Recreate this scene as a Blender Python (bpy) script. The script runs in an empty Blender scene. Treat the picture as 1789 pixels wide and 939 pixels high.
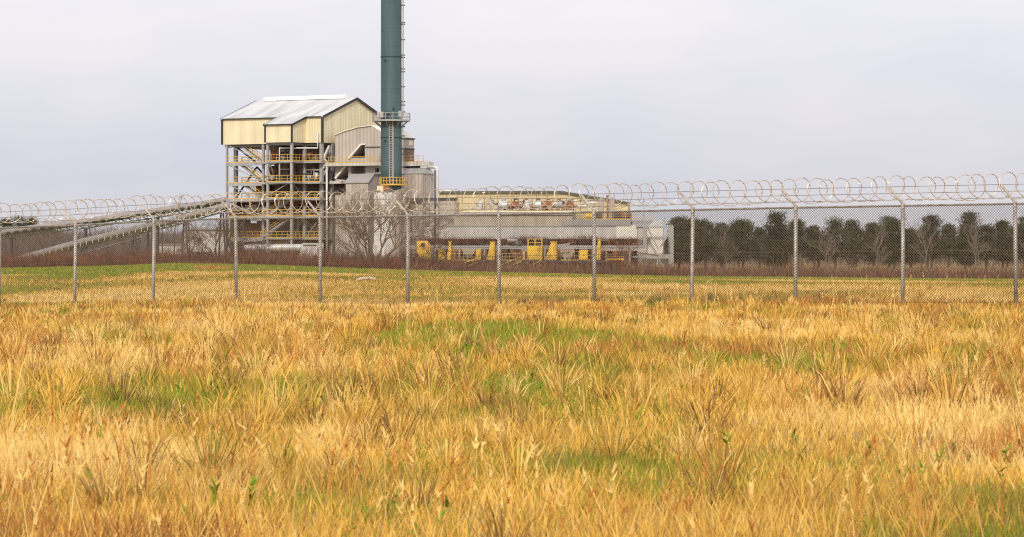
import bpy, math, random
import numpy as np
from mathutils import Vector, noise
random.seed(7); rng = np.random.default_rng(7)
R = math.radians
SC = bpy.context.scene
COL = SC.collection

# ------------------------------------------------------------------ camera, sky, sun, exposure
F, PX0, HOR, EZ = 5000.0, 600.0, 440.0, 1.6        # focal length in photo pixels, optical axis, horizon row, eye height
cd = bpy.data.cameras.new('camera'); cam = bpy.data.objects.new('camera', cd); COL.objects.link(cam)
cam.location = (0, 0, EZ); cam.rotation_euler = (R(90), 0, 0)
cd.sensor_fit = 'HORIZONTAL'; cd.sensor_width = 36; cd.lens = 36 * F / 1789
cd.shift_x = (894.5 - PX0) / 1789; cd.shift_y = -(469.5 - HOR) / 1789
cd.clip_start = 0.5; cd.clip_end = 20000
cd.dof.use_dof = True; cd.dof.focus_distance = 330; cd.dof.aperture_fstop = 10
SC.camera = cam
SC.cycles.use_denoising = False; SC.cycles.filter_width = 1.15     # keep fine wires and blades crisp
SUN_EL, SUN_AZ = 36.0, -8.0                         # hazy sun behind the camera, slightly to its left
world = bpy.data.worlds.new('World'); SC.world = world; world.use_nodes = True
nt = world.node_tree; nt.nodes.clear()
def wn(t, **k):
    n = nt.nodes.new(t)
    for a, b in k.items(): setattr(n, a, b)
    return n
sky = wn('ShaderNodeTexSky', sky_type='NISHITA', sun_disc=False)
sky.sun_elevation = R(SUN_EL); sky.sun_rotation = R(180 - SUN_AZ); sky.dust_density = 6; sky.air_density = 1.2
bg_sky = wn('ShaderNodeBackground'); bg_sky.inputs['Strength'].default_value = 0.10
nt.links.new(sky.outputs[0], bg_sky.inputs['Color'])
tc = wn('ShaderNodeTexCoord'); sep = wn('ShaderNodeSeparateXYZ'); nt.links.new(tc.outputs['Generated'], sep.inputs[0])
ramp = wn('ShaderNodeValToRGB'); nt.links.new(sep.outputs['Z'], ramp.inputs[0])
cr = ramp.color_ramp
cr.elements[0].position = 0.0; cr.elements[0].color = (.64, .63, .645, 1)
cr.elements[1].position = 1.0; cr.elements[1].color = (1.0, .98, .98, 1)
for p, c in ((.03, (.655, .655, .70, 1)), (.06, (.71, .715, .765, 1)), (.09, (.79, .78, .82, 1))):
    e = cr.elements.new(p); e.color = c
mp = wn('ShaderNodeMapping'); mp.inputs['Scale'].default_value = (1, 1, 2.4); nt.links.new(tc.outputs['Generated'], mp.inputs[0])
nz = wn('ShaderNodeTexNoise'); nz.inputs['Scale'].default_value = 9; nz.inputs['Detail'].default_value = 4; nz.inputs['Roughness'].default_value = .5
nt.links.new(mp.outputs[0], nz.inputs['Vector'])
cr2 = wn('ShaderNodeValToRGB'); nt.links.new(nz.outputs['Fac'], cr2.inputs[0])
cr2.color_ramp.elements[0].position = .35; cr2.color_ramp.elements[0].color = (.93, .955, 1.0, 1)
cr2.color_ramp.elements[1].position = .65; cr2.color_ramp.elements[1].color = (1.08, 1.045, 1.04, 1)
mul = wn('ShaderNodeMix', data_type='RGBA', blend_type='MULTIPLY'); mul.inputs[0].default_value = 1
nt.links.new(ramp.outputs[0], mul.inputs[6]); nt.links.new(cr2.outputs[0], mul.inputs[7])
bg_cl = wn('ShaderNodeBackground'); bg_cl.inputs['Strength'].default_value = .98
nt.links.new(mul.outputs[2], bg_cl.inputs['Color'])
mixs = wn('ShaderNodeMixShader'); mixs.inputs[0].default_value = 0.88   # thin overcast over the blue sky
out = wn('ShaderNodeOutputWorld')
nt.links.new(bg_sky.outputs[0], mixs.inputs[1]); nt.links.new(bg_cl.outputs[0], mixs.inputs[2]); nt.links.new(mixs.outputs[0], out.inputs[0])
sd = bpy.data.lights.new('sun', 'SUN'); sd.energy = 2.25; sd.angle = R(8); sd.color = (1, .91, .77)
so = bpy.data.objects.new('sun', sd); COL.objects.link(so)
so.rotation_euler = (R(90 - SUN_EL), 0, R(SUN_AZ))
SC.view_settings.view_transform = 'Standard'; SC.view_settings.look = 'None'
SC.view_settings.exposure = 0.3; SC.view_settings.gamma = 1; SC.view_settings.use_curve_mapping = False

# ------------------------------------------------------------------ materials
MATS = {}
def mat(name, col, rough=.7, metal=0.0, var=.12, scale=.35, ribs=0.0, rib_amp=.04, streak=None, streak_amt=.35, streak_scale=1.2, patch=None, patch_scale=.5, patch_lo=.52, bump=0.0, spec=.3, panel=0.0, smap=(1, 1, .06)):
    m = bpy.data.materials.new(name); m.use_nodes = True; t = m.node_tree; N = t.nodes; L = t.links
    b = N['Principled BSDF']; b.inputs['Roughness'].default_value = rough; b.inputs['Metallic'].default_value = metal
    b.inputs['Specular IOR Level'].default_value = spec
    co = N.new('ShaderNodeTexCoord').outputs['Object']
    n1 = N.new('ShaderNodeTexNoise'); n1.inputs['Scale'].default_value = scale; n1.inputs['Detail'].default_value = 6; L.new(co, n1.inputs['Vector'])
    mx = N.new('ShaderNodeMix'); mx.data_type = 'RGBA'
    rm = N.new('ShaderNodeMapRange'); rm.inputs[1].default_value = .3; rm.inputs[2].default_value = .7; L.new(n1.outputs['Fac'], rm.inputs[0]); L.new(rm.outputs[0], mx.inputs[0])
    mx.inputs[6].default_value = (*[c * (1 - var) for c in col], 1); mx.inputs[7].default_value = (*[min(1, c * (1 + var)) for c in col], 1)
    cur = mx.outputs[2]
    def blend(fac, c2):
        nonlocal cur
        q = N.new('ShaderNodeMix'); q.data_type = 'RGBA'; L.new(fac, q.inputs[0]); L.new(cur, q.inputs[6])
        if isinstance(c2, tuple): q.inputs[7].default_value = (*c2, 1)
        else: L.new(c2, q.inputs[7])
        cur = q.outputs[2]
    if streak:
        mp = N.new('ShaderNodeMapping'); mp.inputs['Scale'].default_value = smap; L.new(co, mp.inputs[0])
        n2 = N.new('ShaderNodeTexNoise'); n2.inputs['Scale'].default_value = streak_scale; n2.inputs['Detail'].default_value = 5; L.new(mp.outputs[0], n2.inputs['Vector'])
        r2 = N.new('ShaderNodeMapRange'); r2.inputs[1].default_value = .45; r2.inputs[2].default_value = .72; r2.inputs[4].default_value = streak_amt; L.new(n2.outputs['Fac'], r2.inputs[0])
        blend(r2.outputs[0], streak)
    if patch:
        n3 = N.new('ShaderNodeTexNoise'); n3.inputs['Scale'].default_value = patch_scale; n3.inputs['Detail'].default_value = 7; n3.inputs['Roughness'].default_value = .65; L.new(co, n3.inputs['Vector'])
        r3 = N.new('ShaderNodeMapRange'); r3.inputs[1].default_value = patch_lo; r3.inputs[2].default_value = patch_lo + .14; L.new(n3.outputs['Fac'], r3.inputs[0])
        blend(r3.outputs[0], patch)
    if panel or ribs:
        sp = N.new('ShaderNodeSeparateXYZ'); L.new(co, sp.inputs[0])
        ad = N.new('ShaderNodeMath'); ad.operation = 'ADD'; L.new(sp.outputs[0], ad.inputs[0]); L.new(sp.outputs[1], ad.inputs[1])
    if panel:      # sheets of slightly different age
        dv = N.new('ShaderNodeMath'); dv.operation = 'DIVIDE'; L.new(ad.outputs[0], dv.inputs[0]); dv.inputs[1].default_value = panel
        fl = N.new('ShaderNodeMath'); fl.operation = 'FLOOR'; L.new(dv.outputs[0], fl.inputs[0])
        wnz = N.new('ShaderNodeTexWhiteNoise'); wnz.noise_dimensions = '1D'; L.new(fl.outputs[0], wnz.inputs['W'])
        r4 = N.new('ShaderNodeMapRange'); r4.inputs[3].default_value = .93; r4.inputs[4].default_value = 1.05; L.new(wnz.outputs['Value'], r4.inputs[0])
        hs = N.new('ShaderNodeHueSaturation'); L.new(r4.outputs[0], hs.inputs['Value']); L.new(cur, hs.inputs['Color']); cur = hs.outputs[0]
    L.new(cur, b.inputs['Base Color'])
    nrm = None
    if ribs:
        ml = N.new('ShaderNodeMath'); ml.operation = 'MULTIPLY'; L.new(ad.outputs[0], ml.inputs[0]); ml.inputs[1].default_value = 2 * math.pi / ribs
        sn = N.new('ShaderNodeMath'); sn.operation = 'SINE'; L.new(ml.outputs[0], sn.inputs[0])
        bp = N.new('ShaderNodeBump'); bp.inputs['Distance'].default_value = rib_amp; bp.inputs['Strength'].default_value = 1; L.new(sn.outputs[0], bp.inputs['Height']); nrm = bp
    if bump:
        bp2 = N.new('ShaderNodeBump'); bp2.inputs['Distance'].default_value = bump; n4 = N.new('ShaderNodeTexNoise'); n4.inputs['Scale'].default_value = 3; n4.inputs['Detail'].default_value = 8; L.new(co, n4.inputs['Vector']); L.new(n4.outputs['Fac'], bp2.inputs['Height'])
        if nrm: L.new(nrm.outputs[0], bp2.inputs['Normal'])
        nrm = bp2
    if nrm: L.new(nrm.outputs[0], b.inputs['Normal'])
    MATS[name] = m; return m
CREAM = mat('cream_cladding', (.74, .665, .455), .6, 0, .05, .3, ribs=.55, rib_amp=.02, streak=(.54, .44, .29), streak_amt=.35, panel=1.1)
CREAM2 = mat('aged_cream_cladding', (.60, .50, .29), .6, 0, .06, .3, ribs=.55, rib_amp=.04, streak=(.46, .38, .24), streak_amt=.3, panel=1.6)
ROOF = mat('galvanised_roof', (.62, .62, .625), .38, .35, .12, .12, ribs=.6, rib_amp=.02, streak=(.34, .34, .35), streak_amt=.75, streak_scale=.7, smap=(1, .05, .3))
VENT = mat('white_ridge_vent', (.8, .8, .78), .5)
TRIM = mat('dark_trim', (.035, .035, .035), .6)
STEEL = mat('grey_steel', (.36, .365, .37), .55, .1, .12, .8, streak=(.25, .19, .15), streak_amt=.4)
DSTEEL = mat('dark_steel', (.075, .075, .078), .6, .1, .2)
YEL = mat('safety_yellow', (.60, .385, .09), .55, 0, .12, .8, patch=(.42, .24, .06), patch_scale=1.5, patch_lo=.56)
YELM = mat('machine_yellow', (.86, .55, .06), .5, 0, .18, .9, streak=(.40, .20, .05), streak_amt=.7, streak_scale=2.0, patch=(.34, .18, .05), patch_scale=1.3, patch_lo=.55)
BOIL = mat('brown_boiler_casing', (.21, .145, .115), .8, 0, .25, .5, ribs=.9, rib_amp=.06, streak=(.08, .055, .045), streak_amt=.7)
RUST = mat('rusty_metal', (.27, .115, .055), .85, 0, .3, 1.5, patch=(.13, .07, .045), patch_scale=2)
PIPE = mat('pale_pipe_lagging', (.6, .6, .59), .5, .2, .08, .8, streak=(.42, .40, .37), streak_amt=.4)
GREY = mat('grey_cladding', (.47, .425, .385), .65, .1, .06, .4, ribs=.7, rib_amp=.04, streak=(.36, .28, .22), streak_amt=.5, streak_scale=.8, panel=1.5)
LGREY = mat('pale_grey_cladding', (.54, .525, .50), .6, .1, .06, .4, ribs=.7, rib_amp=.045, streak=(.40, .34, .28), streak_amt=.5, panel=1.5)
TAN = mat('stained_tan_panel', (.46, .405, .33), .7, 0, .08, .3, ribs=1.2, rib_amp=.04, streak=(.30, .21, .14), streak_amt=.6, panel=4.0)
GROOF = mat('grey_sheet_roof', (.33, .315, .31), .55, .2, .1, .4, ribs=.8, rib_amp=.03)
WROOF = mat('pale_sheet_roof', (.72, .68, .60), .5, 0, .06, .4)
STACKM = mat('teal_stack_paint', (.053, .098, .110), .5, 0, .2, .12, streak=(.105, .145, .147), streak_amt=.7, streak_scale=.6, patch=(.115, .125, .11), patch_scale=.5, patch_lo=.62, spec=.35)
STACKR = mat('stack_joint', (.025, .05, .05), .6)
CONC = mat('weathered_concrete', (.64, .63, .60), .85, 0, .18, .5, patch=(.34, .31, .27), patch_scale=.8, streak=(.3, .27, .23), streak_amt=.5, bump=.05)
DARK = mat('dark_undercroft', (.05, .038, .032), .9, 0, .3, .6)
COVER = mat('conveyor_cover_grey', (.26, .245, .235), .5, .2, .14, .5, streak=(.22, .19, .17), streak_amt=.4)
MOSS = mat('mossy_green_truss', (.075, .085, .045), .8, 0, .35, 1.0)
BRACK = mat('pale_tan_bracket', (.58, .44, .28), .7)
GALV = mat('galvanised_post', (.50, .47, .43), .5, .25, .15, 6.0, patch=(.34, .30, .26), patch_scale=9)
WIRE = mat('chain_link_wire', (.15, .115, .09), .6, .1, .2, 3.0)
RAZOR = mat('razor_ribbon', (.56, .47, .37), .4, .4, .2, 3.0, patch=(.34, .25, .18), patch_scale=4, spec=.5)
BARK = mat('bare_branch_bark', (.13, .08, .05), .9, 0, .25, .6)
BARK2 = mat('greyish_branch_bark', (.19, .15, .125), .9, 0, .25, .6)
TWIG = mat('red_brown_scrub', (.20, .068, .036), .9, 0, .5, .25)
TWIG2 = mat('dark_brown_scrub', (.085, .05, .04), .9, 0, .35, .15)
TWIG3 = mat('straw_scrub', (.32, .19, .09), .9, 0, .3, .15)
WOOD = mat('grey_woodland_twigs', (.165, .13, .118), .95, 0, .2, .02)
WOOD2 = mat('brown_woodland_twigs', (.115, .08, .066), .95, 0, .2, .02)
LEAF = mat('dark_evergreen_leaf', (.038, .05, .024), .8, 0, .35, .4)
LEAF2 = mat('olive_evergreen_leaf', (.068, .078, .032), .8, 0, .35, .4)
BOULD = mat('pale_rubble', (.52, .45, .35), .9, 0, .2, 1.0, bump=.1)
LOG = mat('bleached_log', (.62, .52, .38), .85, 0, .15, 4.0)

# ------------------------------------------------------------------ helpers
class Frame:
    """A ground frame: local (u, v, z) with u to the right, v away, turned by th about z."""
    def __init__(s, th, ox, oy):
        s.th = R(th); c, n = math.cos(s.th), math.sin(s.th); s.o = (ox, oy); s.uu = (c, -n); s.vv = (n, c)
    def world(s, u, v, z): return Vector((s.o[0] + u * s.uu[0] + v * s.vv[0], s.o[1] + u * s.uu[1] + v * s.vv[1], z))
    def pv(s, px, py, v):        # the point of plane v seen at a photo pixel
        rx = (px - PX0) / F; t = (v + s.o[0] * s.vv[0] + s.o[1] * s.vv[1]) / (rx * s.vv[0] + s.vv[1])
        return Vector(((rx * t - s.o[0]) * s.uu[0] + (t - s.o[1]) * s.uu[1], v, EZ + (HOR - py) / F * t))
A = Frame(29.5, -3.7, 500)       # boiler house axes
B = Frame(8, 16.1, 488)          # turbine hall axes
W = Frame(0, 0, 0)
BASE = {}
def children(o): return [c for c in bpy.data.objects if c.parent == o]
def tag(o, label=None, cat=None, group=None, kind=None):
    if label: o['label'] = label
    if cat: o['category'] = cat
    if group: o['group'] = group
    if kind: o['kind'] = kind
    return o
def thing(name, fr, base, label, cat, group=None):
    o = bpy.data.objects.new(name, None); COL.objects.link(o); o.empty_display_size = .5
    o.location = fr.world(*base); o.rotation_euler = (0, 0, -fr.th); BASE[o] = (Vector(base), fr)
    return tag(o, label, cat, group)
class MB:
    def __init__(s): s.v = []; s.f = []
    def add(s, vs, fs):
        k = len(s.v); s.v += [tuple(p) for p in vs]; s.f += [tuple(i + k for i in f) for f in fs]; return s
    def box(s, u0, u1, v0, v1, z0, z1):
        return s.add([(u0,v0,z0),(u1,v0,z0),(u1,v1,z0),(u0,v1,z0),(u0,v0,z1),(u1,v0,z1),(u1,v1,z1),(u0,v1,z1)],
                     [(0,3,2,1),(4,5,6,7),(0,1,5,4),(1,2,6,5),(2,3,7,6),(3,0,4,7)])
    def bar(s, p, q, w, h=None):
        p, q = Vector(p), Vector(q); h = h or w; d = (q - p).normalized()
        a = d.cross(Vector((0, 0, 1)))
        if a.length < 1e-3: a = Vector((1, 0, 0))
        a.normalize(); b = a.cross(d); a *= w / 2; b *= h / 2
        return s.add([p-a-b, p+a-b, p+a+b, p-a+b, q-a-b, q+a-b, q+a+b, q-a+b], [(0,3,2,1),(4,5,6,7),(0,1,5,4),(1,2,6,5),(2,3,7,6),(3,0,4,7)])
    def tube(s, pts, r, n=8, r2=None, cap=True):
        pts = [Vector(p) for p in pts]; m = len(pts); k = len(s.v); prev = None
        for i, p in enumerate(pts):
            d = (pts[min(i+1, m-1)] - pts[max(i-1, 0)]).normalized()
            if prev is None:
                a = d.cross(Vector((0, 0, 1)))
                if a.length < 1e-2: a = d.cross(Vector((1, 0, 0)))
            else: a = prev - d * prev.dot(d)
            a.normalize(); prev = a; b = d.cross(a)
            rr = r if r2 is None else r + (r2 - r) * i / (m - 1)
            for j in range(n):
                t = 2 * math.pi * j / n; s.v.append(tuple(p + a * rr * math.cos(t) + b * rr * math.sin(t)))
        for i in range(m - 1):
            for j in range(n): s.f.append((k+i*n+j, k+i*n+(j+1)%n, k+(i+1)*n+(j+1)%n, k+(i+1)*n+j))
        if cap: s.f.append(tuple(k + j for j in reversed(range(n)))); s.f.append(tuple(k + (m-1)*n + j for j in range(n)))
        return s
    def prism(s, poly, axis, a0, a1):
        """poly of 2D points: axis 'v' -> (u,z) swept over v; axis 'u' -> (v,z) swept over u; axis 'z' -> (u,v) swept over z"""
        n = len(poly)
        def P(q, a): return (q[0], a, q[1]) if axis == 'v' else ((a, q[0], q[1]) if axis == 'u' else (q[0], q[1], a))
        vs = [P(q, a0) for q in poly] + [P(q, a1) for q in poly]
        return s.add(vs, [tuple(range(n)), tuple(reversed(range(n, 2*n)))] + [(i, i+n, (i+1)%n+n, (i+1)%n) for i in range(n)])
    def build(s, name, m, parent=None, smooth=False, label=None, kind=None, fix=True):
        me = bpy.data.meshes.new(name)
        b = BASE[parent][0] if parent else Vector((0, 0, 0))
        me.from_pydata([tuple(Vector(p) - b) for p in s.v], [], s.f); me.materials.append(m)
        if fix:
            import bmesh
            bm = bmesh.new(); bm.from_mesh(me); bmesh.ops.recalc_face_normals(bm, faces=bm.faces); bm.to_mesh(me); bm.free()
        if smooth: me.polygons.foreach_set('use_smooth', [True] * len(me.polygons))
        o = bpy.data.objects.new(name, me); COL.objects.link(o)
        if parent: o.parent = parent; BASE[o] = BASE[parent]
        return tag(o, label, kind=kind)
def carve(o, cutters):
    """cut real openings: list of MB in the same local frame"""
    b = BASE[o][0]
    for c in cutters:
        me = bpy.data.meshes.new('cut'); me.from_pydata([tuple(Vector(p) - b) for p in c.v], [], c.f)
        import bmesh
        bm = bmesh.new(); bm.from_mesh(me); bmesh.ops.recalc_face_normals(bm, faces=bm.faces); bm.to_mesh(me); bm.free()
        co = bpy.data.objects.new('cut', me); COL.objects.link(co); co.parent = o.parent
        md = o.modifiers.new('b', 'BOOLEAN'); md.object = co; md.operation = 'DIFFERENCE'; md.solver = 'EXACT'
        bpy.context.view_layer.update()
        dg = bpy.context.evaluated_depsgraph_get()
        nm = bpy.data.meshes.new_from_object(o.evaluated_get(dg)); o.modifiers.clear(); o.data = nm
        bpy.data.objects.remove(co)
def copy_tree(o, parent=None):
    c = o.copy(); COL.objects.link(c); c.parent = parent
    for ch in children(o): copy_tree(ch, c)
    return c
def wpt(px, py, Y): return Vector(((px - PX0) / F * Y, Y, EZ + (HOR - py) / F * Y))
def railing(name, parent, p, q, h=1.1, step=1.5, m=None, r=.036, mids=1):
    """handrail between two local points"""
    p, q = Vector(p), Vector(q); mb = MB(); n = max(1, round((q - p).length / step)); up = Vector((0, 0, h))
    for i in range(n + 1):
        a = p.lerp(q, i / n); mb.bar(a, a + up, r * 1.6)
    mb.bar(p + up, q + up, r * 2)
    for k in range(mids): mb.bar(p + up * (k + 1) / (mids + 1), q + up * (k + 1) / (mids + 1), r * 1.5)
    mb.bar(p + Vector((0, 0, .08)), q + Vector((0, 0, .08)), .03, .14)
    return mb.build(name, m or YEL, parent)
def stair(parent, p, q, w=.9, m=STEEL, rail=True):
    """a flight from p up to q, with stringers, treads and handrail"""
    p, q = Vector(p), Vector(q); d = q - p; side = Vector((-d.y, d.x, 0)).normalized() * w
    mb = MB().bar(p, q, .08, .3).bar(p + side, q + side, .08, .3)
    n = max(3, int(abs(d.z) / .3))
    for i in range(n):
        a = p.lerp(q, (i + .5) / n); mb.bar(a, a + side, .28, .05)
    o = mb.build('stair', m, parent)
    if rail:
        rb = MB(); up = Vector((0, 0, 1.0))
        for s in (Vector(), side):
            rb.bar(p + s + up, q + s + up, .08); rb.bar(p + s + up * .5, q + s + up * .5, .06)
            for i in range(5): a = p.lerp(q, i / 4) + s; rb.bar(a, a + up, .06)
        r = rb.build('handrail', YEL, o)
    return o

# ------------------------------------------------------------------ ground
def interp(x, xs, ys): return float(np.interp(x, xs, ys))
FEN0, FENR = (-.0936 * 90.4, 90.4), (2.588, -1.617)
RAIL_N = [-3, -2, -1, 0, 1, 2, 3, 4, 5, 6, 7, 8, 9, 10, 11, 12]
RAIL_Z = [.66, .71, .76, .83, .95, 1.01, 1.017, 1.04, 1.07, 1.114, 1.155, 1.19, 1.215, 1.24, 1.26, 1.28]
FH = 2.64
EDGE_P = [-600, 0, 200, 300, 450, 600, 800, 1100, 1200, 1789, 2600]
EDGE_Y = [474, 470, 466, 461.5, 464, 470, 476, 483, 485, 490, 496]
def ground_z(x, y):
    yf = max(1.0, y); zf = interp((x - FEN0[0]) / FENR[0], RAIL_N, RAIL_Z) - FH
    if y < 90: return EZ + (-1.78 + (zf + 1.78) * max(0, (y - 10) / 80) if y > 10 else -1.78)
    px = PX0 + x * F / min(max(y, 90), 450); ze = -(interp(px, EDGE_P, EDGE_Y) - HOR) * .09
    if y <= 450:
        t = (y - 90) / 360; return EZ + zf * (1 - t) + ze * t
    t = min(1, (y - 450) / 60); return EZ + ze * (1 - t) + (-3.4) * t
ys = [-60, -20, 0, 8, 12] + [16 + 3 * i for i in range(24)] + [90 + 8 * i for i in range(46)] + [470, 490, 515, 560, 700, 1000, 2000, 5000, 9000]
gm = MB(); NX = 60
rows = []
for y in ys:
    half = max(40, y * .42) if y < 600 else y * 1.2
    rows.append([(x, y, ground_z(x, y)) for x in np.linspace(-half, half, NX)])
for r_ in rows: gm.v += r_
for i in range(len(ys) - 1):
    for j in range(NX - 1): gm.f.append((i*NX+j, i*NX+j+1, (i+1)*NX+j+1, (i+1)*NX+j))
GROUND = mat('dry_turf_soil', (.36, .24, .085), .95, 0, .3, .25, patch=(.17, .165, .045), patch_scale=.06, patch_lo=.5, bump=.05)
ground = gm.build('ground', GROUND, smooth=True, kind='structure')

# ------------------------------------------------------------------ blades: grass and scrub as stuff
def blades(name, P, T, Wd, mats, mi, curve=.25, seg=True):
    """P base points (N,3), T tip offsets (N,3), Wd widths; flat tapering blades facing any way"""
    N = len(P); ang = rng.uniform(0, math.pi, N); s = np.stack([np.cos(ang), np.sin(ang), 0 * ang], 1) * (Wd / 2)[:, None]
    mid = P + T * .55 + np.stack([0*ang, 0*ang, np.linalg.norm(T, axis=1) * curve * .35], 1); tip = P + T
    if seg:
        V = np.stack([P - s, P + s, mid + s * .7, mid - s * .7, tip], 1).reshape(-1, 3); nv = 5
        loops = (np.arange(N)[:, None] * 5 + np.array([0, 1, 2, 3, 3, 2, 4])[None]).ravel()
        tot = np.tile([4, 3], N); mi2 = np.repeat(mi, 2)
    else:
        V = np.stack([P - s, P + s, tip], 1).reshape(-1, 3); loops = np.arange(3 * N); tot = np.full(N, 3); mi2 = mi
    st = np.concatenate([[0], np.cumsum(tot)[:-1]])
    me = bpy.data.meshes.new(name); me.vertices.add(len(V)); me.vertices.foreach_set('co', V.astype(np.float32).ravel())
    me.loops.add(len(loops)); me.loops.foreach_set('vertex_index', loops.astype(np.int32))
    me.polygons.add(len(tot)); me.polygons.foreach_set('loop_start', st.astype(np.int32)); me.polygons.foreach_set('loop_total', tot.astype(np.int32))
    for m in mats: me.materials.append(m)
    me.polygons.foreach_set('material_index', np.asarray(mi2, dtype=np.int32)); me.update(calc_edges=True); me.validate()
    o = bpy.data.objects.new(name, me); COL.objects.link(o); return o
G_GOLD = mat('golden_grass', (.63, .385, .08), .9, 0, .22, .4, spec=.1)
G_STRAW = mat('pale_straw_grass', (.74, .52, .19), .9, 0, .2, .4, spec=.1)
G_OLIVE = mat('olive_grass', (.27, .255, .035), .9, 0, .25, .4, spec=.1)
G_GREEN = mat('fresh_green_grass', (.17, .255, .022), .9, 0, .25, .4, spec=.1)
G_RUST = mat('rust_dry_grass', (.48, .22, .055), .9, 0, .25, .5, spec=.1)
G_BROWN = mat('brown_dead_grass', (.25, .14, .05), .9, 0, .25, .5, spec=.1)
GM = [G_GOLD, G_STRAW, G_OLIVE, G_GREEN, G_RUST, G_BROWN]
def fb(x, y, s, seed): return noise.noise((x * s + seed, y * s * 1.0 - seed, seed * 1.7))
P, T, Wd, MI = [], [], [], []
for (y0, y1, dens, w, hs) in ((13.5, 24, 560, .007, .72), (24, 40, 260, .010, .8), (40, 62, 130, .014, .85), (62, 100, 80, .02, .72), (100, 170, 20, .035, .7), (170, 290, 6.5, .06, .75), (290, 458, 2.6, .09, .8)):
    x_l = lambda y: (-60 - PX0) / F * y; x_r = lambda y: (1860 - PX0) / F * y
    n = int((y1 - y0) * (x_r((y0+y1)/2) - x_l((y0+y1)/2)) * dens)
    yy = np.sqrt(rng.uniform(y0*y0, y1*y1, n)); tt = rng.uniform(0, 1, n); xx = x_l(yy) + tt * (x_r(yy) - x_l(yy))
    if y0 < 100:   # blades gather in tufts
        k = max(1, n // 9); c = rng.integers(0, n, k); ci = c[rng.integers(0, k, n)]; g = rng.uniform(0, 1, n) < .7
        sg = .05 + .0016 * yy[ci]
        xx = np.where(g, xx[ci] + rng.normal(0, 1, n) * sg, xx); yy = np.where(g, yy[ci] + rng.normal(0, 1, n) * sg, yy)
    for x, y in zip(xx, yy):
        px = PX0 + x * F / y; fy = FEN0[1] + (x - FEN0[0]) / FENR[0] * FENR[1]
        a = fb(x, y * (.55 if y < 100 else .16), .16 if y < 100 else .09, 3.1); b = fb(x, y * .5, .5, 8.2) + .6 * fb(x, y * .6, 1.6, 4.4); c = random.random()
        if y > 275 - .01 * px + 25 * a:                         # green bank at the far edge
            gr = .92 if px < 640 else .78 + .4 * a
            m = 3 if c < gr * .7 else (2 if c < gr else 0); h = .30
            if 340 < px < 400 and 300 < y < 380 and c < .6: m = 4
        else:
            q = a + .45 * b + random.gauss(0, .13)
            m = 1 if q > .30 else (0 if q > -.10 else (2 if q > -.34 else (3 if c < .55 else 2))); h = .22 + .10 * b
            if c > .9: m = 5 if q < .1 else 1
        d = y - fy
        if -26 < d < 3 or d <= -26:
            e = fb(x, y, .22, 17.3) + (.20 if -9 < d < 1 else -.16) + (.14 if px < 420 else -.12)
            if d < 1.5 and e > .12 and c < .5: m = 4 if c < .34 else 5; h = .28 + .15 * max(0, e)
        h *= hs * random.uniform(.55, 1.3)
        ln = random.uniform(.15, .75) * h; an = random.uniform(0, 6.283)
        P.append((x, y, ground_z(x, y) - .01)); T.append((math.cos(an) * ln, math.sin(an) * ln, h)); Wd.append(w * random.uniform(.5, 1.9)); MI.append(m)
gr = blades('grass', np.array(P), np.array(T), np.array(Wd), GM, np.array(MI)); tag(gr, 'golden and green rough grass covering the field around the fence', 'grass', kind='stuff')
# rough tussocks: dense clumps of long arching blades
P, T, Wd, MI = [], [], [], []
for i in range(2750):
    far = i > 2300
    y = random.uniform(95, 440) if far else 14 + 74 * math.sqrt(random.random()); x = random.uniform((-50 - PX0) / F * y, (1850 - PX0) / F * y)
    if fb(x, y * .6, .12, 21.0) + random.gauss(0, .15) < -.05: continue
    sz = random.uniform(.5, 1.3); g = ground_z(x, y); c = random.random(); m = 0 if c < .45 else (1 if c < .65 else (5 if c < .8 else (2 if c < .93 else 4)))
    if far: sz *= .6
    if 60 < y < 95: sz *= .7
    for j in range(22 if far else 55):
        an = random.uniform(0, 6.283); rad = abs(random.gauss(0, .07)) * sz * (2 if far else 1); l = random.uniform(.05, .4) * sz; h = random.uniform(.12, .48) * sz
        P.append((x + math.cos(an) * rad, y + math.sin(an) * rad, g)); T.append((math.cos(an) * l, math.sin(an) * l, h)); Wd.append((.05 if far else .006 + .0001 * y) * random.uniform(.6, 1.8)); MI.append(m if random.random() < .8 else random.choice([0, 1, 5]))
tag(blades('grass_tussocks', np.array(P), np.array(T), np.array(Wd), GM, np.array(MI), .5), 'rough dry tussocks standing out of the grass', 'grass', kind='stuff')
# low broad leaved weeds
P, T, Wd, MI = [], [], [], []
for i in range(420):
    y = 14 + 60 * random.random() ** 1.3; x = random.uniform((-50 - PX0) / F * y, (1850 - PX0) / F * y)
    if fb(x, y, .2, 44.0) < .05: continue
    g = ground_z(x, y); hh = random.uniform(.05, .22)
    for j in range(random.randint(7, 14)):
        an = random.uniform(0, 6.283); l = random.uniform(.03, .10); P.append((x, y, g + hh * random.random())); T.append((math.cos(an) * l, math.sin(an) * l, random.uniform(.02, .09))); Wd.append(random.uniform(.015, .035)); MI.append(random.choice([0, 0, 1]))
tag(blades('broadleaf_weeds', np.array(P), np.array(T), np.array(Wd), [G_GREEN, G_OLIVE], np.array(MI), .3), 'low green broad leaved weeds in the foreground grass', 'weeds', kind='stuff')
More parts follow.
